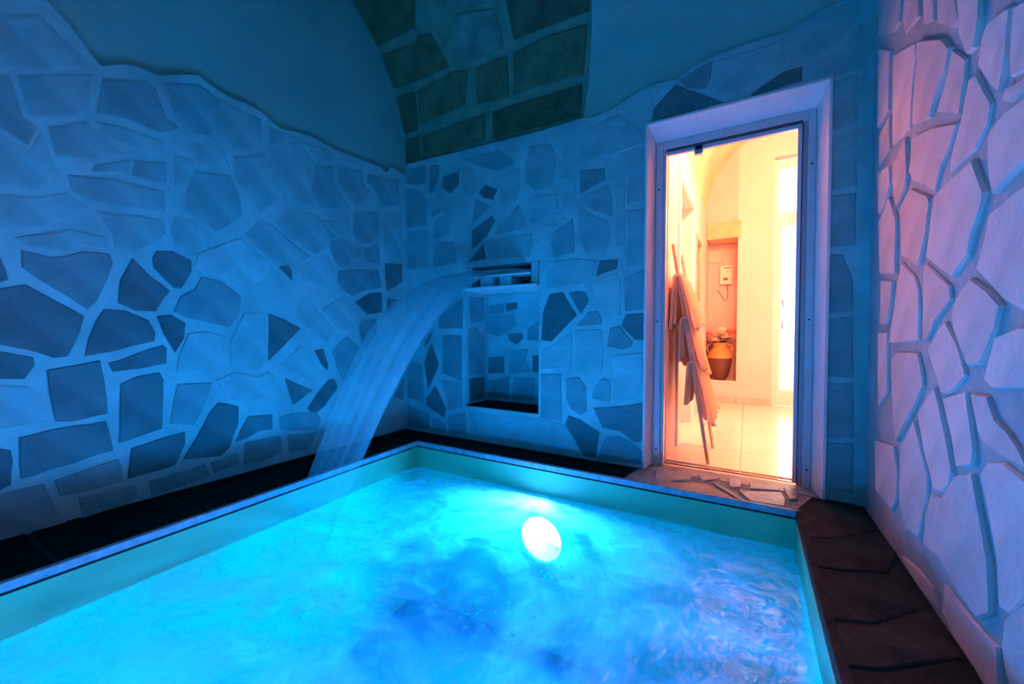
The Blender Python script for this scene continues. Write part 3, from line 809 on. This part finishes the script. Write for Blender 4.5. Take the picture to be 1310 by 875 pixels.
pool = empty('pool', (-0.95, 0.95, -1.15))
tag(pool, 'sunken rectangular plunge pool with turquoise liner walls and a pale metal edge', 'pool')
PO = Vector(pool.location)
def inset(d):
    c = sum(POOL, Vector()) / 4
    return [Vector((p.x + (d if p.x < c.x else -d), p.y + (d if p.y < c.y else -d), 0)) for p in POOL]
def strip(i, d0, d1, z0, z1, name, m):
    a0, a1 = inset(d0), inset(d1)
    j = (i + 1) % 4
    mb = MB().prism([(v.x - PO.x, v.y - PO.y, z0 - PO.z) for v in (a0[i], a0[j], a1[j], a1[i])], [(v.x - PO.x, v.y - PO.y, z1 - PO.z) for v in (a0[i], a0[j], a1[j], a1[i])])
    o = mb.build(name, m, pool)
    bm = bmesh.new(); bm.from_mesh(o.data); bmesh.ops.recalc_face_normals(bm, faces=bm.faces); bm.to_mesh(o.data); bm.free()
    return o
for i in range(4):
    bevel(strip(i, -0.022, 0.004, -0.028, 0.004, 'edge_trim', DECK_W if i == 1 else TRIM), 0.003)
    strip(i, -0.01, 0.001, -0.036, -0.028, 'gasket', GROOVE)
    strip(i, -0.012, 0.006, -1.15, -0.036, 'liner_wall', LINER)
fl = inset(-0.01)
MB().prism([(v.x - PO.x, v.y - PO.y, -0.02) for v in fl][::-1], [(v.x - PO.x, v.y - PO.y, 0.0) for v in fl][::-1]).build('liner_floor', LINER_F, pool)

# water surface
WZ = -0.18
wi = inset(0.007)
nx, ny = 150, 150
vs, fs = [], []
for j in range(ny + 1):
    for i in range(nx + 1):
        s, t = i / nx, j / ny
        a = wi[3].lerp(wi[2], s); b = wi[0].lerp(wi[1], s)
        p = a.lerp(b, t)
        q = Vector((p.x, p.y, 0))
        z = 0.010 * noise.noise(q * 2.3) + 0.006 * noise.noise(q * 6 + Vector((3, 1, 0))) + 0.003 * noise.noise(q * 15)
        dsp = (p - Vector((-1.35, 0.85, 0))).length
        z += 0.02 * math.sin(dsp * 30) * math.exp(-dsp * 4.5)
        edge = min(s, 1 - s, t, 1 - t) * 14
        vs.append((p.x, p.y, WZ + z * min(1, 0.3 + edge)))
for j in range(ny):
    for i in range(nx):
        k = j * (nx + 1) + i
        fs.append((k, k + 1, k + nx + 2, k + nx + 1))
nb_ = len(vs)
ring = [i for i in range(nx + 1)] + [j * (nx + 1) + nx for j in range(1, ny + 1)] + [ny * (nx + 1) + i for i in range(nx - 1, -1, -1)] + [j * (nx + 1) for j in range(ny - 1, 0, -1)]
vs += [(vs[k][0], vs[k][1], -1.148) for k in ring]
nr = len(ring)
fs += [(ring[(k + 1) % nr], ring[k], nb_ + k, nb_ + (k + 1) % nr) for k in range(nr)] + [tuple(nb_ + k for k in range(nr))[::-1]]
pw = link('pool_water', vs, fs, WATER, smooth=True)
tag(pw, 'glowing turquoise bubbly water filling the plunge pool', 'water', kind='stuff')

# foam bubbles floating about
mb = MB()
def bubble(x, y, r):
    seg = 6
    v, f = [], []
    for k in range(3):
        an = k * math.pi / 2 / 2.6
        for q in range(seg):
            th = 2 * math.pi * q / seg
            v.append((x + r * math.cos(an) * math.cos(th), y + r * math.cos(an) * math.sin(th), WZ + 0.004 + r * 0.6 * math.sin(an)))
    for k in range(2):
        for q in range(seg):
            f.append((k * seg + q, k * seg + (q + 1) % seg, (k + 1) * seg + (q + 1) % seg, (k + 1) * seg + q))
    f.append(tuple(range(2 * seg, 3 * seg)))
    mb.add(v, f)
rb = random.Random(5)
for cx_, cy_, n, sp in ((700, 745, 40, 60), (620, 770, 40, 45), (545, 650, 10, 50), (640, 820, 40, 60), (960, 800, 30, 50), (950, 850, 20, 40), (760, 690, 14, 25), (500, 700, 14, 60)):
    for _ in range(n):
        p = on_z((cx_ + rb.gauss(0, sp * .6), cy_ + rb.gauss(0, sp * .32)), WZ)
        if -2.0 < p.x < 0.15 and p.y < 2.1: bubble(p.x, p.y, rb.choice((.003, .004, .005, .008)))
tag(mb.build('foam_bubbles', FOAM, smooth=True), 'scattered white foam bubbles drifting on the pool water', 'foam', kind='stuff')

# underwater lamps
def pool_light(x, y, z, face, label, lens_mat=None):
    t = empty('pool_light', (x, y, z))
    tag(t, label, 'pool light', 'underwater pool lamps')
    def ring(r0_, r1_, d0, d1, name, m):
        seg = 40
        v, f = [], []
        for r, d in ((r1_, 0.0), (r1_, d0), (r0_, d1), (r0_, 0.0)):
            for k in range(seg):
                a = 2 * math.pi * k / seg
                v.append((r * math.cos(a), face * d, r * math.sin(a)))
        for i in range(4):
            for k in range(seg):
                f.append((i * seg + k, i * seg + (k + 1) % seg, ((i + 1) % 4) * seg + (k + 1) % seg, ((i + 1) % 4) * seg + k))
        return link(name, v, f, m, t, True)
    ring(0.136, 0.165, 0.028, 0.034, 'bezel', STEEL)
    v, f = [(0, face * 0.03, 0)], []
    seg = 32
    for r, d in ((0.07, 0.028), (0.135, 0.02)):
        for k in range(seg):
            a = 2 * math.pi * k / seg
            v.append((r * math.cos(a), face * d, r * math.sin(a)))
    for k in range(seg):
        n = (k + 1) % seg
        f += [(0, 1 + k, 1 + n), (1 + k, 1 + seg + k, 1 + seg + n, 1 + n)]
    if face > 0: f = [q[::-1] for q in f]
    link('lens', v, f, lens_mat or LENS, t, True)
    return t
lp = on_y((694, 688), PA.y - 0.01)
pool_light(lp.x, PA.y - 0.003, lp.z, -1, 'round lit underwater lamp on the pool wall below the doorway side of the niche')
pool_light(-1.1, PD.y + 0.008, -0.45, 1, 'added unseen round underwater lamp on the pool wall facing the doorway', LENS2)  # unseen second lamp, added to brighten the near water

# --- waterfall fitting above the niche
spout = empty('waterfall_spout', ((NX0 + NX1) / 2, YB, 1.165))
tag(spout, 'pale slotted waterfall spout box set above the wall niche', 'waterfall spout')
sx = (NX1 - NX0) / 2 - .004
def spart(a, b, name, m, bv=0.003): return bevel(MB().box(a, b).build(name, m, spout), bv)
spart((-sx - 0.03, -0.035, -0.016), (sx - 0.002, 0.29, 0.004), 'shelf_slab', WHITE)
spart((-sx + 0.06, -0.02, 0.078), (sx - 0.062, 0.28, 0.088), 'weir_plate', WHITE)
spart((sx - 0.06, -0.006, 0.004), (sx - 0.006, 0.28, 0.158), 'side_cheek', ST_L)
spart((-sx + 0.006, -0.004, 0.004), (-sx + 0.058, 0.28, 0.158), 'side_cheek', ST_L)
for k, x0_ in enumerate((-0.19, -0.02)):
    spart((x0_, 0.01, 0.004), (x0_ + (0.12, 0.1)[k], 0.2, 0.075), 'support_block', ST_L)
for k in range(6):
    spart((-sx + 0.07, 0.0 + k * 0.03, 0.0882), (sx - 0.066, 0.012 + k * 0.03, 0.094 + 0.010 * k), 'weir_rib', WHITE, 0.002)

# --- the waterfall itself
def lerpk(tab, s): return lerp_profile(tab, s)
xl_t = [(0, -1.84), (0.4, -1.90), (0.75, -1.91), (1.05, -1.83), (1.37, -1.66), (1.6, -1.56), (1.78, -1.5)]
xr_t = [(0, -1.325), (0.45, -1.40), (0.75, -1.43), (1.0, -1.41), (1.3, -1.37), (1.6, -1.31), (1.78, -1.26)]
nh, nv = 26, 70
nu = 2 * nh
vs, fs, uvs = [], [], []
S = 1.75
for j in range(nv + 1):
    s = S * j / nv
    z = 1.272 - 0.476 * s * s
    nrm_ = Vector((0, 0.952 * s, 1)).normalized()
    th = 0.006 + 0.010 * (s / S)
    for i in range(nu):
        ang = 2 * math.pi * i / nu
        u = 0.5 - 0.5 * math.cos(ang)
        x = lerpk(xl_t, s) * (1 - u) + lerpk(xr_t, s) * u
        off = th * math.sin(ang) + (0.001 + 0.005 * (s / S)) * noise.noise(Vector((u * 7, s * 0.5, 0))) + 0.03 * (s / S) * math.sin(math.pi * u)
        vs.append((x + 0.012 * noise.noise(Vector((s * 2, u * 2, 5))) * (s / S), YB - s + 0.02 + nrm_.y * off, z + nrm_.z * off))
        uvs.append((u, s / S))
for j in range(nv):
    for i in range(nu):
        k = j * nu
        fs.append((k + i, k + (i + 1) % nu, k + nu + (i + 1) % nu, k + nu + i))
wf = link('waterfall', vs, fs, FALL, smooth=True)
uvl = wf.data.uv_layers.new(name='UVMap')
for lo in wf.data.loops: uvl.data[lo.index].uv = uvs[lo.vertex_index]
tag(wf, 'smooth arcing sheet of water pouring from the wall spout into the pool', 'waterfall')

# ================================================================ DOORWAY
def prism_xy(mb, q, z0, z1):
    return mb.prism([(x, y, z0) for x, y in q], [(x, y, z1) for x, y in q])
FY = 2.625
RX0, RX1, RZ = -0.506, 0.303, 2.008
door_1 = empty('door_1', (0, YB, 0))
tag(door_1, 'white plastered door reveal with aluminium frame and clear glass leaf', 'door', kind='structure')
def dpart(mb, name, m, bv=0, parent=door_1):
    o = link(name, [(v[0], v[1] - YB, v[2]) for v in mb.v], mb.f, m, parent)
    bm = bmesh.new(); bm.from_mesh(o.data); bmesh.ops.recalc_face_normals(bm, faces=bm.faces); bm.to_mesh(o.data); bm.free()
    if bv: bevel(o, bv)
    return o
YO = YB - 0.012
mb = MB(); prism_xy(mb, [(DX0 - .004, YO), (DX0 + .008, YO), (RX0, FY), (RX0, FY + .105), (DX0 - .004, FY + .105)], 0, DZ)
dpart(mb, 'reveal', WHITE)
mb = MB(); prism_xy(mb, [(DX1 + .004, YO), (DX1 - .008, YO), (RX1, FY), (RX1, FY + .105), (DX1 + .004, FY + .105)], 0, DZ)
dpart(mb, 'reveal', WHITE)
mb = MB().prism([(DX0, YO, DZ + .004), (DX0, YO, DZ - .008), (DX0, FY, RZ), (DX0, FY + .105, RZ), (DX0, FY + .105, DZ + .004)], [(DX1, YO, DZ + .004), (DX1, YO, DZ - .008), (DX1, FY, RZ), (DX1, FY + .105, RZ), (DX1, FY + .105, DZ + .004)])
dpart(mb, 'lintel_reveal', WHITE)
IX0, IX1, IZ = -0.447, 0.236, 1.928     # clear opening of the frame
dpart(MB().box((RX0 + .002, FY, 0), (RX0 + .042, FY + .06, RZ - .002)), 'frame_jamb', ALU, .003)
dpart(MB().box((RX0 + .042, FY + .022, 0), (IX0, FY + .075, RZ - .03)), 'frame_rebate', ALU, .002)
dpart(MB().box((RX1 - .036, FY, 0), (RX1 - .002, FY + .06, RZ - .002)), 'frame_jamb', ALU, .003)
dpart(MB().box((RX1 - .056, FY + .022, 0), (RX1 - .036, FY + .075, RZ - .03)), 'frame_rebate', STEEL, .002)
dpart(MB().box((RX1 - .060, FY + .03, 0), (RX1 - .0565, FY + .07, RZ - .05)), 'door_seal', ALU_D)
dpart(MB().box((RX0 + .0425, FY, RZ - .048), (RX1 - .0365, FY + .06, RZ - .002)), 'frame_head', ALU, .003)
dpart(MB().box((RX0 + .06, FY + .004, RZ - .054), (RX1 - .06, FY + .06, RZ - .0485)), 'door_seal', ALU_D)
leaf = dpart(MB().box((IX0 + .004, FY + .044, 0.012), (IX1 - .006, FY + .052, IZ + .02)), 'glass_leaf', GLASS)
dpart(MB().box((IX1 - .012, FY + .030, 0.012), (IX1 + .005, FY + .056, RZ - .055)), 'polished_edge', EDGE, parent=leaf)
dpart(MB().box((IX0 + .004, FY + .030, IZ + .004), (IX1 - .012, FY + .056, RZ - .055)), 'polished_edge', EDGE, parent=leaf)
pc = on_y((894, 190), FY + .04)
dpart(MB().box((pc.x - .024, FY + .03, pc.z - .034), (pc.x + .024, FY + .066, pc.z + .03)), 'patch_fitting', STEEL, .004, leaf)
for k, (sx_, sz_) in enumerate(((RX0 + .022, 1.72), (RX0 + .022, .9), (RX0 + .022, .1), (RX1 - .02, 1.72), (RX1 - .02, .9), (RX1 - .02, .1))):
    dpart(MB().box((sx_ - .006, FY - .003, sz_ - .004), (sx_ + .006, FY + .001, sz_ + .004)), 'screw_head', ALU_D)

# ================================================================ HALL
HX0, HX1, HY0, HY1 = -0.445, 1.35, WB1, 5.5
mb = MB().box((HX0 - .1, FY + .12, -0.3), (HX1 + .1, HY1 + .5, -0.008))
floor_hall = mb.build('floor_hall', GROUT)
tag(floor_hall, 'shiny cream tiled floor of the sunlit hall', 'floor', kind='structure')
txs = [HX0 - .06, -0.025, 0.575, 1.175, HX1 + .05]
tys = [FY + .125, 3.2, 3.8, 4.4, 5.0, HY1 + .02]
for a, b in zip(txs, txs[1:]):
    for c, d in zip(tys, tys[1:]):
        o = MB().box((a + .0025, c + .0025, -0.008), (b - .0025, d - .0025, 0.004)).build('floor_tile', TILE, floor_hall)
        bevel(o, .0015, 1)
# side wall with a recessed white door
mb = MB()
RY0, RY1, RTOP = 3.2, 4.05, 1.98
for (y0, y1, z0, z1) in ((FY + .105, RY0, 0, 2.6), (RY0, RY1, RTOP, 2.6), (RY1, HY1 + .6, 0, 2.6)):
    mb.box((HX0 - .3, y0, z0), (HX0, y1, z1))
mb.box((HX0 - .3, RY0, 0), (HX0 - .135, RY1, RTOP))
wall_side = mb.build('wall_hall_side', HALLW)
tag(wall_side, 'cream plaster side wall of the hall with a recessed white door', 'wall', kind='structure')
door_2 = empty('door_2', (HX0 - .13, (RY0 + RY1) / 2, 0))
tag(door_2, 'white panelled door recessed in the hall side wall', 'door', kind='structure')
hw = (RY1 - RY0) / 2
bevel(MB().box((-.004, -hw + .003, .006), (.035, hw - .003, RTOP - .004)).build('door_leaf', DOORW, door_2))
for z0, z1 in ((.15, .85), (.98, 1.85)):
    bevel(MB().box((.035, -hw + .12, z0), (.042, hw - .12, z1)).build('panel', DOORW, door_2), .004)
trim_1 = MB()
trim_1.box((HX0, RY1 + .002, 0), (HX0 + .018, RY1 + .075, RTOP + .08)).box((HX0, RY0 - .075, 0), (HX0 + .018, RY0 - .002, RTOP + .08)).box((HX0, RY0 - .002, RTOP + .002), (HX0 + .018, RY1 + .002, RTOP + .08))
tag(trim_1.build('trim_1', DOORW), 'white painted casing around the recessed hall door', 'trim', kind='structure')
mir = empty('wall_mirror', (HX0, 4.5, 1.12))
tag(mir, 'narrow tall framed mirror on the hall side wall past the door', 'mirror')
for a, b in (((0, -.24, 0), (.02, -.21, .68)), ((0, .21, 0), (.02, .24, .68)), ((0, -.21, 0), (.02, .21, .03)), ((0, -.21, .65), (.02, .21, .68))):
    MB().box(a, b).build('frame_bar', WOOD, mir)
MB().box((0.0, -.21, .03), (.008, .21, .65)).build('mirror_glass', MIRROR, mir)
# end wall: niche, pier, glazed entrance door
NXr = -0.105
EX0, EX1 = 0.25, 1.12                    # entrance door opening
EZ = 2.86
mb = MB()
mb.box((NXr, HY1, 0), (EX0, HY1 + .3, 3.3)).box((EX1, HY1, 0), (HX1 + .1, HY1 + .3, 3.3)).box((EX0, HY1, EZ), (EX1, HY1 + .3, 3.3))
tag(MB().box((HX0, HY1, 0), (NXr, HY1 + .36, .25)).build('wall_niche_base', HALLW), 'low plastered ledge carrying the vase niche', 'wall', kind='structure')
tag(MB().box((HX0, HY1, 2.19), (NXr, HY1 + .3, 3.3)).build('wall_niche_head', HALLN), 'arched lunette wall above the vase niche', 'wall', kind='structure')
wall_end = mb.build('wall_hall_end', HALLW)
tag(wall_end, 'cream end wall of the hall holding the vase niche and the glazed entrance door', 'wall', kind='structure')
tag(MB().box((HX0, HY1 + .30, .25), (NXr, HY1 + .36, 2.19)).build('wall_niche_back', HALLN), 'rose plaster back wall of the vase niche', 'wall', kind='structure')
bevel(MB().box((HX0 + .001, HY1 - .012, 1.99), (NXr + .03, HY1 + .29, 2.19)).build('trim_lintel', BEAM), .012)
tag(bpy.data.objects['trim_lintel'], 'honey stone lintel over the vase niche', 'lintel', kind='structure')
bevel(MB().box((HX0 + .001, HY1 - .012, .25), (NXr - .001, HY1 + .3, .262)).build('trim_sill', WHITE), .004)
tag(bpy.data.objects['trim_sill'], 'white sill slab under the terracotta vase', 'sill', kind='structure')
sk = MB().box((HX0 + .02, HY1 - .014, .004), (NXr - .004, HY1, .085)).build('baseboard_niche', SKIRT)
tag(bevel(sk), 'grey stone skirting below the vase niche', 'skirting', kind='structure')
sk = MB().box((NXr + .004, HY1 - .014, .004), (EX0 - .002, HY1, .085)).build('baseboard_pier', SKIRT)
tag(bevel(sk), 'grey stone skirting along the foot of the hall pier', 'skirting', kind='structure')
tag(MB().box((HX1, WB1 - .02, 0), (HX1 + .15, HY1 + .3, 3.3)).build('wall_hall_far', HALLW), 'plain cream side wall of the hall opposite the panelled door', 'wall', kind='structure')
# back of the pool-room wall seen from the hall is wall_back; vault above
hv = []
for k in range(0, 25):
    a = math.pi * k / 24
    hv.append(((HX0 + HX1) / 2 - (HX1 - HX0) / 2 * math.cos(a) * 1.0, 2.3 + 0.95 * math.sin(a)))
mb = MB()
for (xa, za), (xb, zb_) in zip(hv, hv[1:]):
    mb.prism([(xa, WB1 - .02, za), (xb, WB1 - .02, zb_), (xb, WB1 - .02, zb_ + .3), (xa, WB1 - .02, za + .3)], [(xa, HY1 + .02, za), (xb, HY1 + .02, zb_), (xb, HY1 + .02, zb_ + .3), (xa, HY1 + .02, za + .3)])
tag(mb.build('ceiling_hall', HALLV, smooth=False), 'honey-coloured stone barrel vault over the hall', 'ceiling', kind='structure')
# entrance door with transom
door_3 = empty('door_3', ((EX0 + EX1) / 2, HY1 + .12, 0))
tag(door_3, 'white glazed entrance door with transom pane blazing with daylight', 'door', kind='structure')
ew = (EX1 - EX0) / 2
for a, b, n in (((-ew + .002, -.04, .004), (-ew + .05, .04, EZ - .004), 'frame_jamb'), ((ew - .05, -.04, .004), (ew - .002, .04, EZ - .004), 'frame_jamb'), ((-ew + .05, -.04, EZ - .12), (ew - .05, .04, EZ - .004), 'frame_head'), ((-ew + .05, -.04, 2.08), (ew - .05, .04, 2.24), 'transom_bar'), ((-ew + .05, -.03, .006), (ew - .05, .03, .19), 'bottom_rail'), ((-ew + .05, -.025, .19), (-ew + .085, .025, 2.08), 'stile'), ((ew - .085, -.025, .19), (ew - .05, .025, 2.08), 'stile')):
    bevel(MB().box(a, b).build(n, DOORW, door_3), .004)
MB().box((-ew + .085, -.004, .19), (ew - .085, .004, 2.08)).build('pane', GLASS, door_3)
MB().box((-ew + .05, -.004, 2.24), (ew - .05, .004, EZ - .12)).build('pane', GLASS, door_3)
MB().tube([(-ew + .1, -.03, .9), (-ew + .1, -.06, .92), (-ew + .1, -.06, 1.21), (-ew + .1, -.03, 1.23)], .009).build('pull_handle', HANDLE, door_3)

# hall ceiling lamp (out of the doorway's view)
lamp = empty('ceiling_lamp', (0.22, 3.1, 2.62))
tag(lamp, 'opal globe lamp hanging from the hall vault', 'ceiling lamp')
MB().tube([(0, 0, .1), (0, 0, .5)], .008).build('rod', STEEL, lamp)
pr = [(0.001, -.1)] + [(.1 * math.sin(a), -.1 * math.cos(a)) for a in [math.pi * k / 12 for k in range(1, 12)]] + [(.001, .1)]
MB().lathe(pr, 24).build('globe', GLOBE, lamp, True)

sc_ = empty('added_fill_sconce', (0.80, WB1, 2.08))  # unseen sconce added to warm the hall wall and the pool-room side wall
tag(sc_, 'added unseen frosted fill sconce on the hall face of the doorway wall', 'added fill lamp')
bevel(MB().box((-.05, 0, -.09), (.05, .015, .09)).build('back_plate', STEEL, sc_))
MB().lathe([(.001, -.11), (.045, -.11), (.055, .1), (.001, .1)], 20, (0, .19, 0)).build('shade', FILL_SHADE, sc_, True)
MB().tube([(0, .01, 0), (0, .14, 0)], .008).build('arm', STEEL, sc_)

# --- ladder towel rack leaning on the side wall
f1, f2 = on_z((906, 594), .004), on_z((915, 574), .004)
t1 = on_x((857, 311), HX0 + .025)
lad = empty('ladder_rack', (f1.x, (f1.y + f2.y) / 2, .004))
tag(lad, 'slim leaning ladder rack carrying three cream towels beside the white hall door', 'towel rack')
LO = Vector(lad.location)
TOPX, TOPZ = HX0 + .022, t1.z + .02
LY0, LY1 = f1.y, f2.y
FX = f1.x
def railpt(t, y): return Vector((FX + (TOPX - FX) * t, y, .004 + (TOPZ - .004) * t))
for y in (LY0, LY1):
    a, b = railpt(0, y) - LO, railpt(1, y) - LO
    MB().tube([a, b], .011, 8).build('rail', WOOD, lad)
rungs = [0.28, 0.44, 0.64, 0.84]
for t in rungs[1:]:
    MB().tube([railpt(t, LY0) - LO, railpt(t, LY1) - LO], .009, 8).build('rung', WOOD, lad)
t = .155
MB().tube([railpt(t, LY0) - LO, railpt(t, LY1) - LO], .007, 8).build('rung', STEEL_W, lad)

def towel(tt, drop_out, drop_in, wid, label, seed):
    c = railpt(tt, (LY0 + LY1) / 2)
    root = empty('towel', (c.x, c.y, c.z))
    tag(root, label, 'towel', 'towels hung over the ladder rack')
    slope = (FX - TOPX) / TOPZ
    def sheet(R_, d_out, d_in, name, thick, spread, w_):
        prof = []
        for k in range(10):
            q = 1 - k / 10.
            prof.append((R_ + (slope * d_out + spread) * q, -d_out * q))
        for k in range(7):
            a = math.pi * k / 6
            prof.append((R_ * math.cos(a), R_ * math.sin(a)))
        for k in range(1, 10): prof.append((-R_ - spread * .3 * (k / 9.), -d_in * k / 9.))
        nw = 30
        vs, fs = [], []
        for j, (dx, dz) in enumerate(prof):
            hang = max(0, -dz) / d_out
            for i in range(nw + 1):
                v_ = i / nw
                y = (v_ - .5) * w_ * (1 + .10 * hang * math.sin(seed))
                fold = hang * (.012 * math.sin(v_ * 14 + seed) + .007 * math.sin(v_ * 31 + seed * 2))
                vs.append((dx + fold * (1 if dx > 0 else -.3), y, dz - .03 * hang * math.sin(v_ * 5 + seed)))
        for j in range(len(prof) - 1):
            for i in range(nw):
                k = j * (nw + 1) + i
                fs.append((k, k + 1, k + nw + 2, k + nw + 1))
        o = link(name, vs, fs, TOWEL, root, True)
        sd = o.modifiers.new('thick', 'SOLIDIFY'); sd.thickness = thick; sd.offset = 0
        bv = o.modifiers.new('round', 'BEVEL'); bv.width = thick * .3; bv.segments = 2; bv.limit_method = 'ANGLE'; bv.angle_limit = math.radians(60)
        return o, [Vector(v) for v in vs[:nw + 1]]
    co, e = sheet(.026, drop_out, drop_in, 'cloth', .016, .035, wid)
    sheet(.010, drop_out * .93, drop_in * .9, 'folded_layer', .014, .012, wid * .97)
    MB().tube(e, .011, 6).build('hem', TOWEL, co, True)
    return root
towel(.84, .30, .30, .46, 'cream towel draped over the topmost rung of the ladder rack', 1)
towel(.64, .32, .28, .46, 'cream towel draped over the middle rung of the ladder rack', 4)
towel(.44, .34, .24, .44, 'cream towel draped over the lowest towel rung of the ladder rack', 7)

# --- vase with flowers in the niche
vz = .262
vc = Vector((-.292, HY1 + .145, vz))
vase = empty('vase', vc)
tag(vase, 'two-handled terracotta amphora vase with dark brown glazed belly in the niche', 'vase')
MB().lathe([(.001, .0), (.075, .0), (.083, .012), (.098, .06), (.118, .13), (.133, .20), (.139, .25), (.138, .275)], 40).build('glazed_belly', GLAZE, vase, True)
MB().lathe([(.138, .275), (.135, .30), (.122, .335), (.10, .37), (.082, .395), (.075, .42), (.076, .44), (.084, .452), (.086, .46), (.076, .462), (.066, .452), (.064, .40), (.09, .35)], 40).build('shoulder_and_neck', TERRA, vase, True)
for s in (-1, 1):
    pts = []
    for k in range(13):
        a = math.radians(-62 + k * 152 / 12)
        pts.append((s * (.092 + .052 * math.cos(a)), 0, .395 + .052 * math.sin(a)))
    MB().tube(pts, .009, 8).build('handle', TERRA, vase, True)

def flower(x, y, z, r, m, label, seed, leaves=0):
    rr = random.Random(seed)
    base = Vector((vc.x + x * .12, vc.y + y * .12, vz + .33))
    root = empty('flower', base)
    tag(root, label, 'flower', 'flowers in the terracotta vase')
    r *= 1.55
    top = Vector((vc.x + x, vc.y + y, vz + z)) - base
    MB().tube([(0, 0, 0), top * .5 + Vector((0, 0, .02)), top], .004, 6).build('stem', LEAF, root)
    st_ = root.children[0]
    mb = MB()
    for ringi, (n, el, rad_, sc) in enumerate(((9, 5, 1, 1), (8, 32, .85, .9), (7, 58, .6, .8), (4, 80, .35, .6))):
        for k in range(n):
            a = 2 * math.pi * (k + .5 * ringi) / n + rr.uniform(-.2, .2)
            e = math.radians(el + rr.uniform(-9, 9))
            d = Vector((math.cos(a) * math.cos(e), math.sin(a) * math.cos(e), math.sin(e)))
            sd = Vector((-math.sin(a), math.cos(a), 0))
            up = d.cross(sd)
            L = r * sc
            wd = r * .42 * sc
            p0 = top + d * r * .08
            v = [p0, p0 + d * L * .5 + sd * wd - up * .01 * 0, p0 + d * L + sd * wd * .55 + up * r * .12, p0 + d * L * 1.03 + up * r * .16, p0 + d * L - sd * wd * .55 + up * r * .12, p0 + d * L * .5 - sd * wd, p0 + d * L * .55 - up * r * .08]
            mb.add(v, [(0, 1, 6), (1, 2, 6), (2, 3, 6), (3, 4, 6), (4, 5, 6), (5, 0, 6)])
    mb.build('bloom', m, root, True)
    for k in range(leaves):
        a = rr.uniform(0, 6.28)
        d = Vector((math.cos(a) * .8, math.sin(a) * .8, .25)).normalized()
        sd = Vector((-math.sin(a), math.cos(a), 0))
        p0 = top * .72
        L = rr.uniform(.055, .08)
        MB().add([p0, p0 + d * L * .5 + sd * .016 + Vector((0, 0, .006)), p0 + d * L, p0 + d * L * .5 - sd * .016 + Vector((0, 0, .006)), p0 + d * L * .5], [(0, 1, 4), (1, 2, 4), (2, 3, 4), (3, 0, 4)]).build('leaf', LEAF, st_)
    return root
flower(-.105, -.03, .51, .05, PINK, 'pale pink flower drooping low beside the vase handle', 1)
flower(-.06, -.06, .545, .052, PINK, 'pale pink flower between the small and the tallest cream blooms', 2)
flower(-.12, .03, .56, .048, PINK, 'pale pink flower rising behind the drooping pink bloom', 3)
flower(-.055, -.05, .49, .042, CREAM, 'small cream flower low on the vase rim', 4)
flower(.02, -.04, .575, .062, CREAM, 'large cream flower standing tallest in the terracotta vase', 5, 6)
flower(.055, -.02, .525, .05, CREAM, 'cream flower over dark leaves in the terracotta vase', 6, 9)
flower(.105, -.02, .575, .05, ORANGE, 'coral orange flower in the terracotta vase', 7, 3)

# --- intercom box and cover plate on the niche back wall
def on_nb(p): return on_y(p, HY1 + .30)
a, b = on_nb((921.5, 341)), on_nb((937, 364))
ic = empty('wall_phone', ((a.x + b.x) / 2, HY1 + .30, b.z))
tag(ic, 'cream wall control box with buttons and a looping cable in the niche', 'control box')
ww, hh = (b.x - a.x) / 2, a.z - b.z
case = bevel(MB().box((-ww, -.05, 0), (ww, 0, hh)).build('case', PLASTIC, ic), .008)
MB().box((-ww * .5, -.053, hh * .84), (ww * .75, -.049, hh * .9)).build('display', DARKPL, case)
MB().box((-ww * .5, -.053, hh * .22), (ww * .3, -.049, hh * .36)).build('badge', DARKPL, case)
for k in (0, 1): MB().lathe([(.006, -.001), (.006, .003), (.001, .004)], 12).build('button', DARKPL, case).matrix_local = Matrix.Translation((ww * (.1 + .55 * k), -.05, hh * .7)) @ Matrix.Rotation(math.radians(90), 4, 'X')
cp = [(917.5, 372), (920, 373), (924, 380), (927, 384.5), (929.5, 384), (931, 378), (931, 370), (930, 365)]
MB().tube([on_nb(p) - ic.location + Vector((0, -.012, 0)) for p in cp], .0045, 6).build('cable', DARKPL, ic, True)
MB().tube([on_nb(p) - ic.location + Vector((0, -.012, 0)) for p in ((930, 372), (928.5, 368), (928.5, 364))], .0045, 6).build('cable', PLASTIC, ic, True)
a, b = on_nb((905.5, 318)), on_nb((923.5, 336))
o = MB().box((a.x, HY1 + .288, b.z), (b.x, HY1 + .30, a.z)).build('cover_plate', PANEL)
tag(bevel(o, .003), 'square painted cover plate on the niche wall above the control box', 'cover plate')
